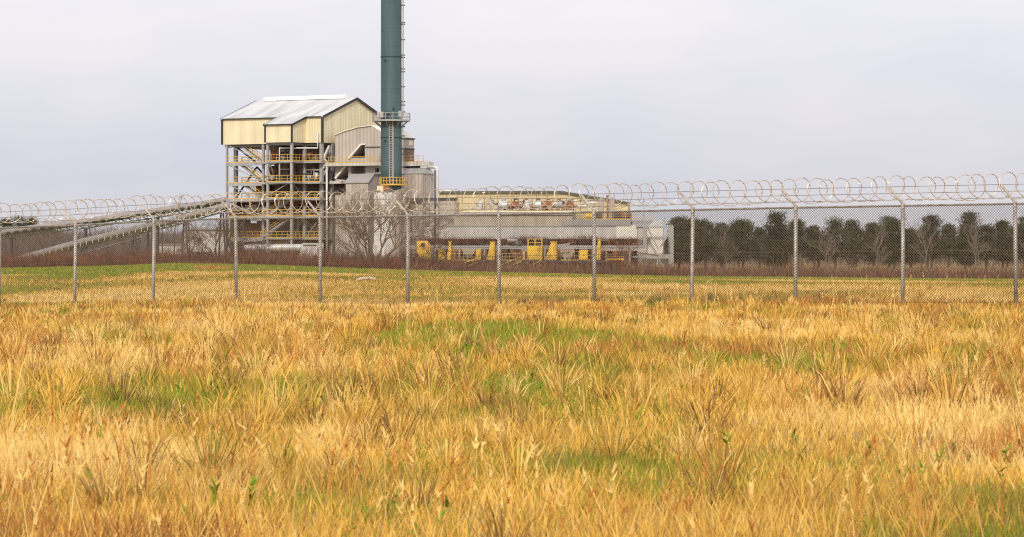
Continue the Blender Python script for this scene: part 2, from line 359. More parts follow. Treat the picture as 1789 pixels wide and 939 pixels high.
# taller dead stalks near the fence
P, T, Wd, MI = [], [], [], []
for i in range(2600):
    y = random.uniform(14, 88); x = random.uniform((-40 - PX0) / F * y, (1850 - PX0) / F * y)
    if fb(x, y, .3, 31.0) < .02: continue
    h = random.uniform(.35, .75); an = random.uniform(0, 6.28); l = random.uniform(.05, .25)
    P.append((x, y, ground_z(x, y))); T.append((math.cos(an) * l, math.sin(an) * l, h)); Wd.append(.006 + .00014 * y); MI.append(random.choice([0, 0, 1, 1])); tip = np.array(P[-1]) + np.array(T[-1])
    if random.random() < .7:
        for j in range(9): P.append(tuple(tip - np.array((0, 0, random.uniform(0, .14))))); T.append((random.gauss(0, .025), random.gauss(0, .025), random.uniform(.02, .07))); Wd.append(.012 + .0001 * y); MI.append(MI[-1])
st = blades('dead_weed_stalks', np.array(P), np.array(T), np.array(Wd), [G_RUST, G_STRAW], np.array(MI), 0); tag(st, 'tall dry weed stalks sticking up out of the grass', 'weeds', kind='stuff')
def scrub(name, label, regs, mats):
    """regs: (px0, px1, Y0, Y1, height, count, weights)"""
    P, T, Wd, MI = [], [], [], []
    for (a0, a1, y0, y1, hh, n, wts) in regs:
        for i in range(n):
            y = random.uniform(y0, y1); px = random.uniform(a0, a1); x = (px - PX0) / F * y
            h = hh * (.55 + .45 * (.5 + noise.noise((x * .25, y * .2, 5)))) * random.uniform(.45, 1.15); an = random.uniform(0, 6.28); l = h * random.uniform(.05, .6)
            zb = ground_z(x, y) + (random.uniform(0, .55) * h if random.random() < .5 else 0)
            P.append((x, y, zb)); T.append((math.cos(an) * l, math.sin(an) * l, h * random.uniform(.5, 1))); Wd.append(random.uniform(.03, .07)); MI.append(random.choices(range(len(mats)), wts)[0])
    o = blades(name, np.array(P), np.array(T), np.array(Wd), mats, np.array(MI), .3); return tag(o, label, 'scrub', kind='stuff')
scrub('scrub', 'reddish brown leafless scrub along the far edge of the field', [
    (-60, 480, 462, 478, 2.8, 36000, (6, 2, 1)), (300, 470, 458, 470, 1.2, 2500, (3, 1, 3)),
    (400, 760, 452, 468, 3.3, 15000, (6, 3, .8)), (700, 1180, 448, 460, 2.0, 9000, (4, 4, 1.6)), (700, 1130, 449, 454, .9, 2500, (2, 2, 5)),
    (1120, 1850, 448, 466, 2.6, 13000, (3, 5, 1.5))], [TWIG, TWIG2, TWIG3])

# ------------------------------------------------------------------ boiler house
u0 = A.pv(389, 209, 0).x; zE = A.pv(563, 204.5, 0).z; zB = A.pv(563, 249.5, 0).z
vA = 12.08; zA = EZ + (HOR - 173) / F * (A.world(0, vA, 0).y); vW = 2 * vA; slope = (zA - zE) / vA
GZ = -2.2
bh = thing('boiler_house', A, (u0 / 2, vA, GZ), 'tall boiler house with cream clad top over open steel floors with yellow railings', 'building')
cl = MB().prism([(0, zB), (0, zE), (vA, zA), (vW, zE), (vW, zB)], 'u', u0, 0).build('wall', CREAM, bh)
vb = -4.7; ub0 = A.pv(463.5, 220, vb).x; ub1 = A.pv(510, 220, vb).x; zb = zE + slope * vb
MB().prism([(vb, zB), (vb, zb), (-.004, zE - .004), (-.004, zB)], 'u', ub0, ub1).build('bay', CREAM, bh)
rf = MB(); t = .22; ov = .25
rf.prism([(-ov, zE - ov * slope), (vA, zA), (vA, zA + t), (-ov, zE - ov * slope + t)], 'u', u0 - ov, ov)
rf.prism([(vA, zA), (vW + ov, zE - ov * slope), (vW + ov, zE - ov * slope + t), (vA, zA + t)], 'u', u0 - ov, ov)
rf.prism([(vb - ov, zb - ov * slope), (-ov, zE - ov * slope), (-ov, zE - ov * slope + t), (vb - ov, zb - ov * slope + t)], 'u', ub0 - ov, ub1 + ov)
roof = rf.build('roof', ROOF, bh)
r0 = A.pv(463, 176, vA).x; r1 = A.pv(605, 174, vA).x
MB().prism([(vA - .8, zA + t - .15), (vA - .8, zA + .55), (vA, zA + .8), (vA + .8, zA + .55), (vA + .8, zA + t - .15)], 'u', r0, r1).build('ridge_vent', VENT, roof)
tr = MB(); e = .09
for (u, s) in ((u0 - ov - .03, -1), (ov + .03, 1)):
    tr.bar((u, -ov, zE - ov * slope + .05), (u, vA, zA + .05), .08, .42); tr.bar((u, vA, zA + .05), (u, vW + ov, zE - ov * slope + .05), .08, .42)
for u in (u0, 0): tr.bar((u + (.05 if u == 0 else -.05), -.05, zB), (u + (.05 if u == 0 else -.05), -.05, zE), .34)
tr.bar((u0, -ov - .05, zE - ov * slope + .1), (ub0 - ov, -ov - .05, zE - ov * slope + .1), .08, .2)
tr.bar((ub1 + ov, -ov - .05, zE - ov * slope + .1), (0, -ov - .05, zE - ov * slope + .1), .08, .2)
tr.bar((ub0 - ov, vb - ov - .05, zb - ov * slope + .1), (ub1 + ov, vb - ov - .05, zb - ov * slope + .1), .08, .2)
tr.bar((ub1 + ov + .04, vb - ov, zb - ov * slope + .05), (ub1 + ov + .04, -ov, zE - ov * slope + .05), .08, .36)
tr.bar((ub0 - ov - .04, vb - ov, zb - ov * slope + .05), (ub0 - ov - .04, -ov, zE - ov * slope + .05), .08, .36)
for u in (ub0, ub1): tr.bar((u, vb - .05, zB), (u, vb - .05, zb - .1), .26)
tr.build('trim', TRIM, bh)
MB().box(u0 + .3, -.3, .3, vW - .3, zB - .5, zB - .02).build('soffit', DSTEEL, bh)
MB().box(ub0 + .1, ub1 - .1, vb + .1, .25, zB - .5, zB - .02).build('soffit', DSTEEL, bh)
LV = [A.pv(500, y, 0).z for y in (283, 319, 347, 378, 416)]
def col(px, v, w=.42, ztop=None, m=STEEL):
    u = A.pv(px, 300, v).x; MB().box(u - w/2, u + w/2, v, v + w, GZ, ztop or zB - .1).build('column', m, bh); return u
for (px, v, w) in ((395.7, .1, .36), (410.5, 3.2, .6), (459, .1, .42), (467, vb + .1, .4), (508.6, vb + .1, .42), (531, .1, .5), (560.5, .12, .55), (545, 4, .4), (577, 3.4, .7), (500, 7, .4)): col(px, v, w)
uL = A.pv(395.7, 300, 0).x; uM = A.pv(459, 300, 0).x
# stair bay decks on the left, main decks in front of the boiler
ubl = ub0 + .1
for i, z in enumerate(LV):
    MB().box(uL, uM, .1, 5.2, z - .3, z).build('floor', STEEL, bh)
    MB().box(uM + .02, .3, -1.4 if i else -1.0, 3, z - .32, z - .01).build('floor', STEEL, bh)
    MB().box(ubl, ub1 + .2, vb, -1.45 if i else -1.05, z - .28, z - .02).build('floor', STEEL, bh)
    railing('railing', bh, (uL, .1, z), (uM, .1, z), step=1.1); railing('railing', bh, (uL, 5.1, z), (uM, 5.1, z), step=1.4)
    if i > 1: railing('railing', bh, (uM + .1, 1.9 - .3 * i, z), (-.4, 1.9 - .3 * i, z), step=.9)
    railing('railing', bh, (ubl, vb, z), (ub1 + .2, vb, z), step=1.1)
    railing('railing', bh, (ub1 + .3, -1.35 if i else -.95, z), (.3, -1.35 if i else -.95, z), step=1.0)
    railing('railing', bh, (ub1 + .2, vb, z), (ub1 + .2, -1.4, z), step=1.1)
    MB().bar((uL, .1, z - .42), (uM, .1, z - .42), .12, .25).build('edge_beam', STEEL, bh)
# boiler casing
uc0 = A.pv(486, 330, 3.2).x
bw = MB(); bw.box(uc0, -.6, 2.3, vW - 1, GZ, zB - .6)
for z in np.arange(0, zB - 1, 2.1): bw.box(uc0 - .15, -.5, 2.12, 2.35, z, z + .28)
for k in range(6): uu_ = uc0 + (k + .4) * (-.6 - uc0) / 6; bw.box(uu_, uu_ + .25, 2.06, 2.34, GZ, zB - .7)
bw.build('boiler_casing', BOIL, bh)
MB().box(A.pv(470, 330, 5).x, uc0 + .6, 4.6, 12, GZ, LV[1] - 1.2).build('duct', BOIL, bh)
MB().box(uM - 4.6, uM + 1.4, 5.6, 12, GZ, LV[3] - .6).build('duct', BOIL, bh); MB().box(uM - 4, uM + 1.4, 5.4, 10, LV[3] + .2, LV[2] - .7).build('duct', RUST, bh)
# pipework in front of the casing
def pp(*pts, r=.12, m=PIPE, n=8): return MB().tube([A.pv(x, y, v) for x, y, v in pts], r, n).build('pipe', m, bh, smooth=True)
pp((555, 231, -.7), (555, 259, -.7), (488.4, 259, vb + .6), (488.4, 322, vb + .6), r=.17)
pp((490, 264, 1.4), (506, 264, 1.4), (506, 283, 1.4), r=.13); pp((488, 296, 1.2), (506, 296, 1.2), r=.13); pp((536, 297, .6), (563, 297, .6), (567, 291, .6), r=.16)
pp((513, 320, .4), (528, 344, .4), r=.18, m=STEEL); pp((575, 255, 1.8), (565, 276, .9), (575, 288, .9), (562, 313, .9), r=.22)
pp((571, 290, .6), (571, 440, .6), r=.2); pp((553, 302, .9), (553, 314, .9), r=.35)
pp((484, 318, .2), (470, 283, -2), r=.12, m=STEEL)
pp((476, 350, 1), (476, 460, 1), r=.2, m=RUST); pp((420, 352, 1.6), (500, 350, 1.6), r=.25); pp((405, 366, 2.2), (470, 364, 2.2), r=.3)
for k in range(64):
    x = random.uniform(400, 562) if k % 3 else random.uniform(470, 562); y = random.uniform(350, 458); v = random.uniform(-.2, 2.1); r_ = random.uniform(.06, .22)
    m = random.choice([RUST, RUST, DSTEEL, STEEL, BOIL, BOIL, PIPE])
    if k % 2: pp((x, y, v), (min(566, x + random.uniform(12, 45)), y + random.uniform(-1, 1), v), r=r_, m=m)
    else: pp((x, y, v), (x, y + random.uniform(10, 40), v), (x + random.uniform(-10, 10), y + 42, v), r=r_, m=m)
for (x0, x1, y0, y1, v, m) in ((404, 418, 350, 372, 4.2, RUST), (420, 444, 352, 376, 5, BOIL), (447, 468, 322, 344, 4.4, RUST), (402, 430, 384, 414, 4.4, BOIL), (434, 466, 390, 415, 3.4, RUST), (402, 470, 422, 466, 4.8, BOIL), (452, 492, 316, 354, 8, BOIL), (400, 436, 366, 384, 6, RUST), (470, 486, 350, 378, 1.4, RUST), (488, 520, 352, 376, 1.2, RUST), (500, 540, 386, 414, 1.4, BOIL), (470, 500, 420, 460, 1.2, STEEL), (524, 556, 420, 466, 1.0, RUST), (472, 486, 262, 282, 1.6, RUST), (470, 486, 290, 318, 3.6, BOIL)):
    p, q = A.pv(x0, y1, v), A.pv(x1, y0, v); mb = MB().box(p.x, q.x, v, v + 1.6, p.z, q.z)
    for i in range(3): a = p.x + (i + .5) * (q.x - p.x) / 3; mb.box(a - .08, a + .08, v - .08, v, p.z, q.z)
    mb.build('equipment_casing', m, bh)
for k in range(22):
    x = random.uniform(478, 560); y = random.choice([262, 268, 275, 292, 299, 306, 312, 356, 364, 371, 390, 398, 430]) + random.uniform(-2, 2); v = random.uniform(.2, 2.0); r_ = random.uniform(.07, .2)
    m = random.choice([RUST, RUST, DSTEEL, STEEL, BOIL])
    if k % 2: pp((x, y, v), (min(566, x + random.uniform(10, 30)), y, v), r=r_, m=m)
    else: pp((x, y, v), (x, y + random.uniform(8, 22), v), (x + random.uniform(-8, 8), y + 24, v), r=r_, m=m)
for (x, y, s, m) in ((481, 268, .7, RUST), (479, 298, .7, RUST), (496, 275, .5, PIPE), (520, 276, .6, DSTEEL), (540, 270, .5, RUST), (520, 309, .6, RUST), (541, 310, .7, PIPE), (476, 309, .5, PIPE), (499, 370, .8, RUST), (530, 372, .7, RUST), (548, 366, .6, DSTEEL), (515, 404, .8, RUST), (545, 405, .8, DSTEEL)):
    p = A.pv(x, y, 1.6); MB().tube([p + Vector((-s, 0, 0)), p + Vector((-s*.6, 0, 0)), p + Vector((s*.6, 0, 0)), p + Vector((s, 0, 0))], s * .55, 10).box(p.x - s*.3, p.x + s*.3, p.y - s*.5, p.y + s*.5, p.z - s*1.1, p.z - s*.4).build('valve', m, bh)
# stairs and braces
def ps(x0, y0, x1, y1, v, **k): stair(bh, A.pv(x0, y0, v), A.pv(x1, y1, v), **k)
ps(458, 281, 424, 255, 1.4); ps(459, 317, 424, 288, 1.4); ps(460, 346, 428, 322, 1.4)
ps(462, 379, 506, 349, -2.6); ps(455, 416, 508, 380, -3.6); ps(478, 440, 512, 417, -3.6); ps(432, 378, 457, 349, 2.5)
def br(x0, y0, x1, y1, v, w=.16, m=STEEL): MB().bar(A.pv(x0, y0, v), A.pv(x1, y1, v), w, w).build('brace', m, bh)
br(414, 258, 447, 284, 3.4, .26, DSTEEL); br(449, 292, 415, 342, 3.4, .26, DSTEEL); br(449, 292, 466, 312, 3.4, .26, DSTEEL)
br(400, 255, 445, 276, .3, .14); br(398, 288, 436, 307, .3, .14); br(398, 322, 440, 342, .3, .14); br(397, 353, 455, 380, .3, .28)
br(463, 345, 505, 320, -4, .12); br(508, 420, 531, 380, 0, .14); br(531, 420, 560, 380, 0, .14); br(474, 313, 466, 292, -4.4, .2)
br(565, 283, 574, 262, 1.0, .2); br(563, 312, 574, 294, 1.0, .2); br(396, 420, 430, 384, .3, .2, DSTEEL)

# ------------------------------------------------------------------ grey precipitator house beside it
gx = lambda x, y, v=2.0: A.pv(x, y, v)
ph = thing('precipitator_house', A, (gx(650, 440).x, 8, GZ), 'grey ribbed plant house with sloped openings behind the teal chimney', 'building')
top = [(585, 236), (603, 229), (625, 222.5), (648, 219.5), (680, 240), (691, 240.6)]
poly = [(gx(x, y).x, gx(x, y).z) for x, y in top] ; poly = [(poly[0][0], GZ)] + poly + [(poly[-1][0], GZ)]
wl = MB().prism(poly, 'v', 2, 8.8).build('wall', GREY, ph)
def cutp(pts, v=2.0, d=5): return MB().prism([(gx(x, y, v).x, gx(x, y, v).z) for x, y in pts], 'v', v - 1, v + d)
carve(wl, [cutp([(610.5, 276), (631, 253), (637.5, 253), (637.5, 276)]), cutp([(613.5, 290.5), (638.5, 290.5), (638.5, 305), (613.5, 305)], d=7),
           cutp([(655.5, 294.5), (662, 294.5), (662, 301.5), (655.5, 301.5)], d=3), cutp([(586.5, 311), (606, 288.5), (608.5, 288.5), (608.5, 316), (586.5, 313)], d=7)])
a_, b_, c_ = gx(648, 219.5), gx(680, 240), gx(691, 240.6); rdg = A.pv(702, 224, 6.8)
bk = Vector((c_.x + .1, 8.9, c_.z)); ak = Vector((a_.x, 8.8, a_.z)); c_ = c_ + Vector((.1, -.1, 0))
up = Vector((0, -.05, .05)); MB().add([a_ + up, b_ + up, rdg, c_ + up, bk, ak], [(0, 1, 2), (1, 3, 2), (3, 4, 2), (4, 5, 2), (5, 0, 2)]).build('hip_roof', WROOF, ph)
gr_u = gx(691, 241).x
le = MB()
for i in range(3): le.bar(gx(*top[i], 1.9), gx(*top[i+1], 1.9), .3, .14)
le.build('eave_trim', WROOF, ph)
MB().bar(gx(609.5, 277, 1.85), gx(631, 252.5, 1.85), .4, .3).bar(gx(631, 252.5, 1.85), gx(638, 252.5, 1.85), .3, .2).bar(gx(586, 312, 1.85), gx(606, 288, 1.85), .4, .3).build('opening_trim', WROOF, ph)
MB().bar(gx(638, 257.5, 1.9), gx(664, 257, 1.9), .15, .15).bar((gr_u + .08, 2, gx(691, 259).z), (gr_u + .08, 8.8, gx(691, 259).z), .15, .2).bar((gr_u + .08, 1.9, gx(691, 241).z), (gr_u + .08, 8.9, gx(691, 241).z), .2, .25).build('girt', DSTEEL, ph)
MB().box(gr_u, gr_u + .07, 6.9, 8.2, gx(691, 252.5).z, gx(691, 243).z).build('wall_panel', CREAM, ph)
MB().box(gr_u, gr_u + .06, 2.1, 8.75, gx(691, 281).z, gx(691, 260).z).build('wall_panel', BOIL, ph)
MB().box(gx(586, 400).x, gx(604, 400).x, 1.6, 2.05, gx(600, 338).z, gx(600, 322).z).build('dark_opening', DARK, ph)  # opening below the ledge: its inner shade is a dark coloured block
MB().box(gx(585, 400).x, gx(604.5, 400).x, .2, 2.05, gx(600, 321.5).z, gx(600, 317).z).build('ledge', LGREY, ph)
wk = MB(); z = gx(640, 282, 0).z
wk.box(gx(564, 284, .4).x, gx(664, 284, .4).x, .4, 1.98, z - .75, z - .25); wk.box(gx(664, 284, .4).x, gx(750, 284, .4).x, .4, 1.98, z - .95, z - .3)
wk.build('walkway', LGREY, ph)
railing('railing', ph, (gx(564, 284, .45).x, .45, z - .25), (gx(664, 284, .45).x, .45, z - .25), step=1.2)
railing('railing', ph, (gx(664, 284, .45).x, .45, z - .3), (gx(740, 284, .45).x, .45, z - .3), step=1.2)
# low front shed, side duct house
sh = thing('pump_shed', A, (gx(634, 440, -2.3).x, -.2, GZ), 'small grey shed with sloping roof left of the chimney foot', 'shed')
fz, bz = A.pv(625, 320.5, -2.3).z, A.pv(640, 305.5, -.3).z; s0, s1 = A.pv(604.5, 330, -2.3).x, A.pv(643, 330, -2.3).x
MB().prism([(-2.3, GZ), (-2.3, fz), (-.3, bz), (1.97, bz), (1.97, GZ)], 'u', s0, s1).build('wall', GREY, sh)
MB().prism([(-2.5, fz), (-.3, bz + .03), (1.96, bz + .03), (1.96, bz + .17), (-.3, bz + .17), (-2.5, fz + .14)], 'u', s0 - .2, s1 + .2).build('roof', GROOF, sh)
dh = thing('duct_house', A, (A.pv(732, 440, -2).x, 0, GZ), 'grey ribbed duct house with sloping roof right of the chimney foot', 'shed')
d0, d1 = A.pv(701, 330, -2).x, A.pv(739, 330, -2).x; fz = A.pv(735, 303.5, -2).z; bz = A.pv(735, 292.5, 1).z
MB().box(d0, d1, -2, 1.95, GZ, fz).build('wall', GREY, dh)
MB().add([(d0-.1,-2.15,fz),(d1+.15,-2.15,fz),(d1+.15,2,fz),(d0-.1,2,fz),(d0-.1,1.2,bz),(d1-.9,1.2,bz),(d1-.9,1.9,bz),(d0-.1,1.9,bz)],[(0,3,2,1),(4,5,6,7),(0,1,5,4),(1,2,6,5),(2,3,7,6),(3,0,4,7)]).build('roof', GROOF, dh)
MB().box(A.pv(704, 288, 1.4).x, A.pv(748, 288, 1.4).x, 1.2, 1.9, bz - .1, bz + .75).build('dark_underside', DARK, dh)  # dark coloured box standing in for the shaded underside of the walkway band
MB().box(A.pv(735, 288, .6).x, A.pv(750, 288, .6).x, .5, 1.0, bz - .2, bz + 1.0).build('junction_box', LGREY, dh)
pv_ = thing('pipe_riser', A, (A.pv(763, 440, -1.2).x, -1.2, GZ), 'thick pale pipe bending over and down beside a thin dark pipe', 'pipe')
MB().tube([A.pv(748, 292.5, -1.2), A.pv(760, 292.5, -1.2), A.pv(762.7, 294, -1.2), A.pv(763.7, 298, -1.2), A.pv(763.7, 450, -1.2)], .26, 10).build('bent_pipe', PIPE, pv_, smooth=True)
MB().tube([A.pv(760, 298, -1), A.pv(760.2, 450, -1)], .15, 8).build('dark_pipe', DSTEEL, pv_, smooth=True)
MB().bar(A.pv(705, 348, -2.6), A.pv(800, 348, -2.6), .3).bar(A.pv(705, 351, -2.6), A.pv(800, 351, -2.6), .14).build('crossover_pipe', DSTEEL, pv_)

# ------------------------------------------------------------------ chimney
vS = -6.0; sc = A.pv(683.5, 400, vS); ys_ = A.world(sc.x, vS, 0).y; mpp = ys_ / F      # metres per photo pixel here
zz = lambda y: EZ + (HOR - y) * mpp
ch = thing('chimney_stack', A, (sc.x, vS, GZ), 'tall teal painted steel chimney with ring platform and ladder', 'chimney')
def ring(z0, z1, r0, r1=None, n=40):
    mb = MB(); mb.tube([(sc.x, vS, z0), (sc.x, vS, z1)], r0, n, r1); return mb
rs = 18.3 * mpp
s_ = MB(); s_.tube([(sc.x, vS, z) for z in np.linspace(zz(332), zz(-95), 12)], rs, 48, rs * .985); shaft = s_.build('shaft', STACKM, ch, smooth=True)
for y in (100, 241): ring(zz(y + .7), zz(y - .7), rs + .07).build('flange', STACKR, ch)
for z in np.arange(zz(330), zz(-95), 2.42): ring(z, z + .05, rs * (1 - .015 * (z - zz(332)) / (zz(-95) - zz(332))) + .018).build('weld_seam', STACKM, ch)
MB().tube([(sc.x, vS, zz(-95)), (sc.x, vS, zz(-97))], rs + .12, 40).build('rim', STACKR, ch)
base = MB(); base.box(sc.x - 2.3, sc.x + 1.2, vS - 1.9, vS + 1.9, GZ, zz(337)); base.box(sc.x - 2.45, sc.x + 1.35, vS - 2.05, vS + 2.05, GZ, zz(427)); base.build('pedestal', CONC, ch)
MB().box(sc.x + 1.2, sc.x + 2.1, vS - 1.2, vS + 1.8, GZ, zz(334)).build('duct_inlet', GREY, ch)
# ring platform
pf = MB(); pr = 33 * mpp; n = 16; zt = zz(210)
poly = [(sc.x + pr * math.cos(2 * math.pi * (i + .5) / n), vS + pr * math.sin(2 * math.pi * (i + .5) / n)) for i in range(n)]
plat = MB().prism(poly, 'z', zt - .28, zt).build('platform', STEEL, ch)
rl = MB()
for i in range(n):
    p, q = poly[i], poly[(i+1) % n]
    for h in (.5, 1.1): rl.bar((*p, zt + h), (*q, zt + h), .07)
    rl.bar((*p, zt), (*p, zt + 1.1), .08)
rl.build('platform_rail', STEEL, plat)
for i in range(0, n, 2):
    a = 2 * math.pi * (i + .5) / n; d = Vector((math.cos(a), math.sin(a), 0))
    MB().bar(Vector((sc.x, vS, zt - 1.3)) + d * rs, Vector((sc.x, vS, zt - .28)) + d * (pr - .25), .14).build('bracket', STEEL, plat)
p = A.pv(665.5, 198, vS - 2.4); MB().box(p.x - .55, p.x + .55, p.y - .3, p.y + .3, zt + .35, zt + 1.3).build('control_box', LGREY, plat)
p = A.pv(676, 196, vS - 2.2); MB().box(p.x - .35, p.x + .35, p.y - .3, p.y + .3, zt + .8, zt + 1.35).build('control_box', DSTEEL, plat)
p = A.pv(700, 199, vS - 1.5); MB().box(p.x - .3, p.x + .3, p.y - .3, p.y + .3, zt + .3, zt + 1.4).build('control_box', STEEL, plat)
# lower yellow platform
z2 = zz(322); n = 12; pr2 = 23 * mpp
poly = [(sc.x + .35 + pr2 * math.cos(math.pi + math.pi * i / n), vS + pr2 * math.sin(math.pi + math.pi * i / n)) for i in range(n + 1)]
lp = MB().prism(poly + [(poly[-1][0], vS + .8), (poly[0][0], vS + .8)], 'z', z2 - .25, z2).build('service_platform', YEL, ch)
rl = MB()
for i in range(n):
    p, q = poly[i], poly[i+1]
    for h in (.5, 1.1): rl.bar((*p, z2 + h), (*q, z2 + h), .09)
    rl.bar((*p, z2), (*p, z2 + 1.1), .1)
rl.bar((*poly[n], z2), (*poly[n], z2 + 1.1), .1); rl.build('platform_rail', YEL, lp)
MB().box(sc.x - .2, sc.x + .8, vS - 2.3, vS - 1.7, z2 - 1.1, z2 - .3).tube([(sc.x + .3, vS - 2.1, z2 - 1.3), (sc.x + .3, vS - 2.1, z2 + .3)], .12).build('valve_set', RUST, ch)
MB().box(sc.x - 1.5, sc.x - .3, vS - 2.25, vS - 1.6, z2 - 1.2, z2 - .32).build('junction_box', CREAM, ch)
# ladder in front of the lower shaft and conduit ladder up the right edge
def ladder(px, ang, z0, z1, w=.5, cage=False):
    d = Vector((math.cos(ang), math.sin(ang), 0)); s = Vector((-d.y, d.x, 0)); c = Vector((sc.x, vS, 0)) + d * (rs + .28); mb = MB()
    for k in (-1, 1): mb.bar(c + s * k * w / 2 + Vector((0, 0, z0)), c + s * k * w / 2 + Vector((0, 0, z1)), .09)
    zr = z0
    while zr < z1: mb.bar(c - s * w / 2 + Vector((0, 0, zr)), c + s * w / 2 + Vector((0, 0, zr)), .05); zr += .4
    zr = z0 + 1
    while zr < z1: mb.bar(c + Vector((0, 0, zr)), c - d * .35 + Vector((0, 0, zr)), .1); zr += 3
    return mb.build('ladder', LGREY, ch)
to_cam = math.atan2(-A.vv[1], -0.0) # towards the viewer in local axes
cam_l = Vector((-A.world(0, 0, 0).x, -A.world(0, 0, 0).y, 0)); ang_cam = math.atan2(cam_l.x * A.vv[0] + cam_l.y * A.vv[1], cam_l.x * A.uu[0] + cam_l.y * A.uu[1])
ladder(0, ang_cam - .06, z2, zt - .2)
MB().bar(Vector((sc.x + math.cos(ang_cam + .17) * (rs + .12), vS + math.sin(ang_cam + .17) * (rs + .12), z2)), Vector((sc.x + math.cos(ang_cam + .17) * (rs + .12), vS + math.sin(ang_cam + .17) * (rs + .12), zt)), .14).build('conduit', STEEL, ch)
ac = ang_cam + 1.42; d = Vector((math.cos(ac), math.sin(ac), 0)); c = Vector((sc.x, vS, 0)) + d * (rs + .2)
ladder(0, ac, zt, zz(-95), .42)
MB().tube([c + Vector((0, 0, z2)), c + Vector((0, 0, zz(-95)))], .07, 6).build('conduit', LGREY, ch)
for y in (10, 40, 43, 70, 97, 101, 121, 126, 152, 178, 184, 196, 222, 238, 243, 260, 270, 292, 305):
    p = c + Vector((0, 0, zz(y))); MB().bar(p - d * .3, p + d * .4, .16, .2).build('clip', DSTEEL, ch)
for (x, y) in ((673, 107), (687, 191), (673, 247)):
    an = ang_cam + math.asin(max(-.95, min(.95, (x - 683.5) / 18.5))); p = Vector((sc.x + rs * math.cos(an), vS + rs * math.sin(an), zz(y)))
    MB().tube([p - Vector((math.cos(an), math.sin(an), 0)) * .05, p + Vector((math.cos(an), math.sin(an), 0)) * .25], .16, 8).build('sampling_port', STACKR, ch)

# ------------------------------------------------------------------ turbine hall and low wing (frame B)
GB = -2.8
bx = lambda x, y, v=0.0: B.pv(x, y, v)
th_ = thing('turbine_hall', B, (bx(930, 440, 9).x, 15, GB), 'long cream ribbed hall with dark roof edge at right behind the machines', 'building')
pts = [(766, 336.5), (966, 335.8), (982, 336), (1097, 355)]
pl = [(bx(x, y, 9).x, bx(x, y, 9).z) for x, y in pts]; pl = [(pl[0][0], GB)] + pl + [(pl[-1][0], GB)]
MB().prism(pl, 'v', 9, 19).build('wall', CREAM2, th_)
rt = MB(); re = MB()
for i in range(3):
    p, q = bx(*pts[i], 9), bx(*pts[i+1], 9); rt.prism([(p.x, p.z + .003), (q.x, q.z + .003), (q.x, q.z + .2), (p.x, p.z + .2)], 'v', 8.7, 19.2)
    re.bar((p.x, 8.62, p.z + .03), (q.x, 8.62, q.z + .03), .12, .34)
rt.build('roof', GROOF, th_); re.build('trim', mat('green_grey_trim', (.10, .105, .08), .6), th_)
MB().prism([(bx(768, 333, 14).x, bx(768, 336, 14).z), (bx(770, 331.5, 14).x, bx(770, 331.5, 14).z), (bx(790, 331.5, 14).x, bx(790, 331.5, 14).z), (bx(793, 335, 14).x, bx(793, 336.5, 14).z)], 'v', 13, 18).build('roof_vent', VENT, th_)
MB().box(bx(767, 350, 7).x, bx(793, 350, 7).x, 7, 8.95, GB, bx(780, 348.5, 7).z).build('annex', GREY, th_)
MB().box(bx(766, 350, 6.9).x, bx(794, 350, 6.9).x, 6.8, 8.94, bx(780, 348.4, 7).z, bx(780, 346.6, 7).z).build('annex_roof', GROOF, th_)

lw = thing('low_wing', B, (bx(900, 440).x, 4, GB), 'low grey and tan clad wing below the machine deck', 'building')
zd = bx(900, 371).z; zs = bx(900, 395.3).z; zf = bx(900, 418).z; zd2 = bx(1050, 384).z
MB().box(bx(793, 380).x, bx(1000, 380).x, .12, 8.9, zs, zd).build('upper_wall', TAN, lw)
MB().box(bx(1000, 380).x + .003, bx(1102, 380).x, .12, 8.9, zs, zd2).build('upper_wall', TAN, lw)
MB().box(bx(985, 390, -.3).x, bx(1102, 390, -.3).x, -.3, .1, zs + .05, zd2 + .02).build('roof_band', GROOF, lw)
MB().box(bx(722, 400).x, bx(1077, 400).x, -.05, 8.8, zf, zs - .01).build('lower_wall', LGREY, lw)
MB().box(bx(1077, 400).x + .004, bx(1113, 400).x, -.12, 8.8, zf, zs + .1).build('lower_wall', WROOF, lw, label='clean white wall panel at the right end of the low wing')
MB().box(bx(705, 400).x, bx(793, 400).x - .003, 2, 8.7, zs, bx(740, 352).z).build('upper_wall', GREY, lw)
MB().bar(bx(722, 395.4, -.12), bx(1077, 395.4, -.12), .1, .14).build('flashing', STEEL, lw)
MB().box(bx(810, 371, -.3).x, bx(1000, 371, -.3).x, -.35, .1, zd - .02, zd + .22).build('deck_edge', CREAM, lw)
MB().box(bx(810, 372, -.3).x, bx(1000, 372, -.3).x, -.25, .11, zd - .45, zd - .03).build('deck_beam', STEEL, lw)
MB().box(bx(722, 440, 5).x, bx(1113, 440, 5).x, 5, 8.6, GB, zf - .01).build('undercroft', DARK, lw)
for x in (724, 770, 816, 862, 908, 954, 1000, 1046, 1092):
    p = bx(x, 430, .3); MB().box(p.x - .2, p.x + .2, .3, .7, GB, zf - .005).build('column', DSTEEL, lw)
for (x, y0, y1) in ((842, 373, 395), (913, 373, 395), (946, 373, 395)): MB().bar(bx(x, y0, .05), bx(x, y1, .05), .22, .12).build('downpipe', TAN, lw)
rk = thing('pipe_rack', B, (bx(945, 371, 4.6).x, 4.6, zd), 'grey pipe rack and railing running along the machine deck', 'pipe rack')
rb = MB()
for x in range(846, 1046, 12): rb.bar(bx(x, 371, 4.6), bx(x, 348, 4.6), .09)
for y in (347, 352, 358, 364): rb.bar(bx(846, y, 4.6), bx(1044, y, 4.6), .06 if y > 347 else .09)
rb.build('frame', DSTEEL, rk)
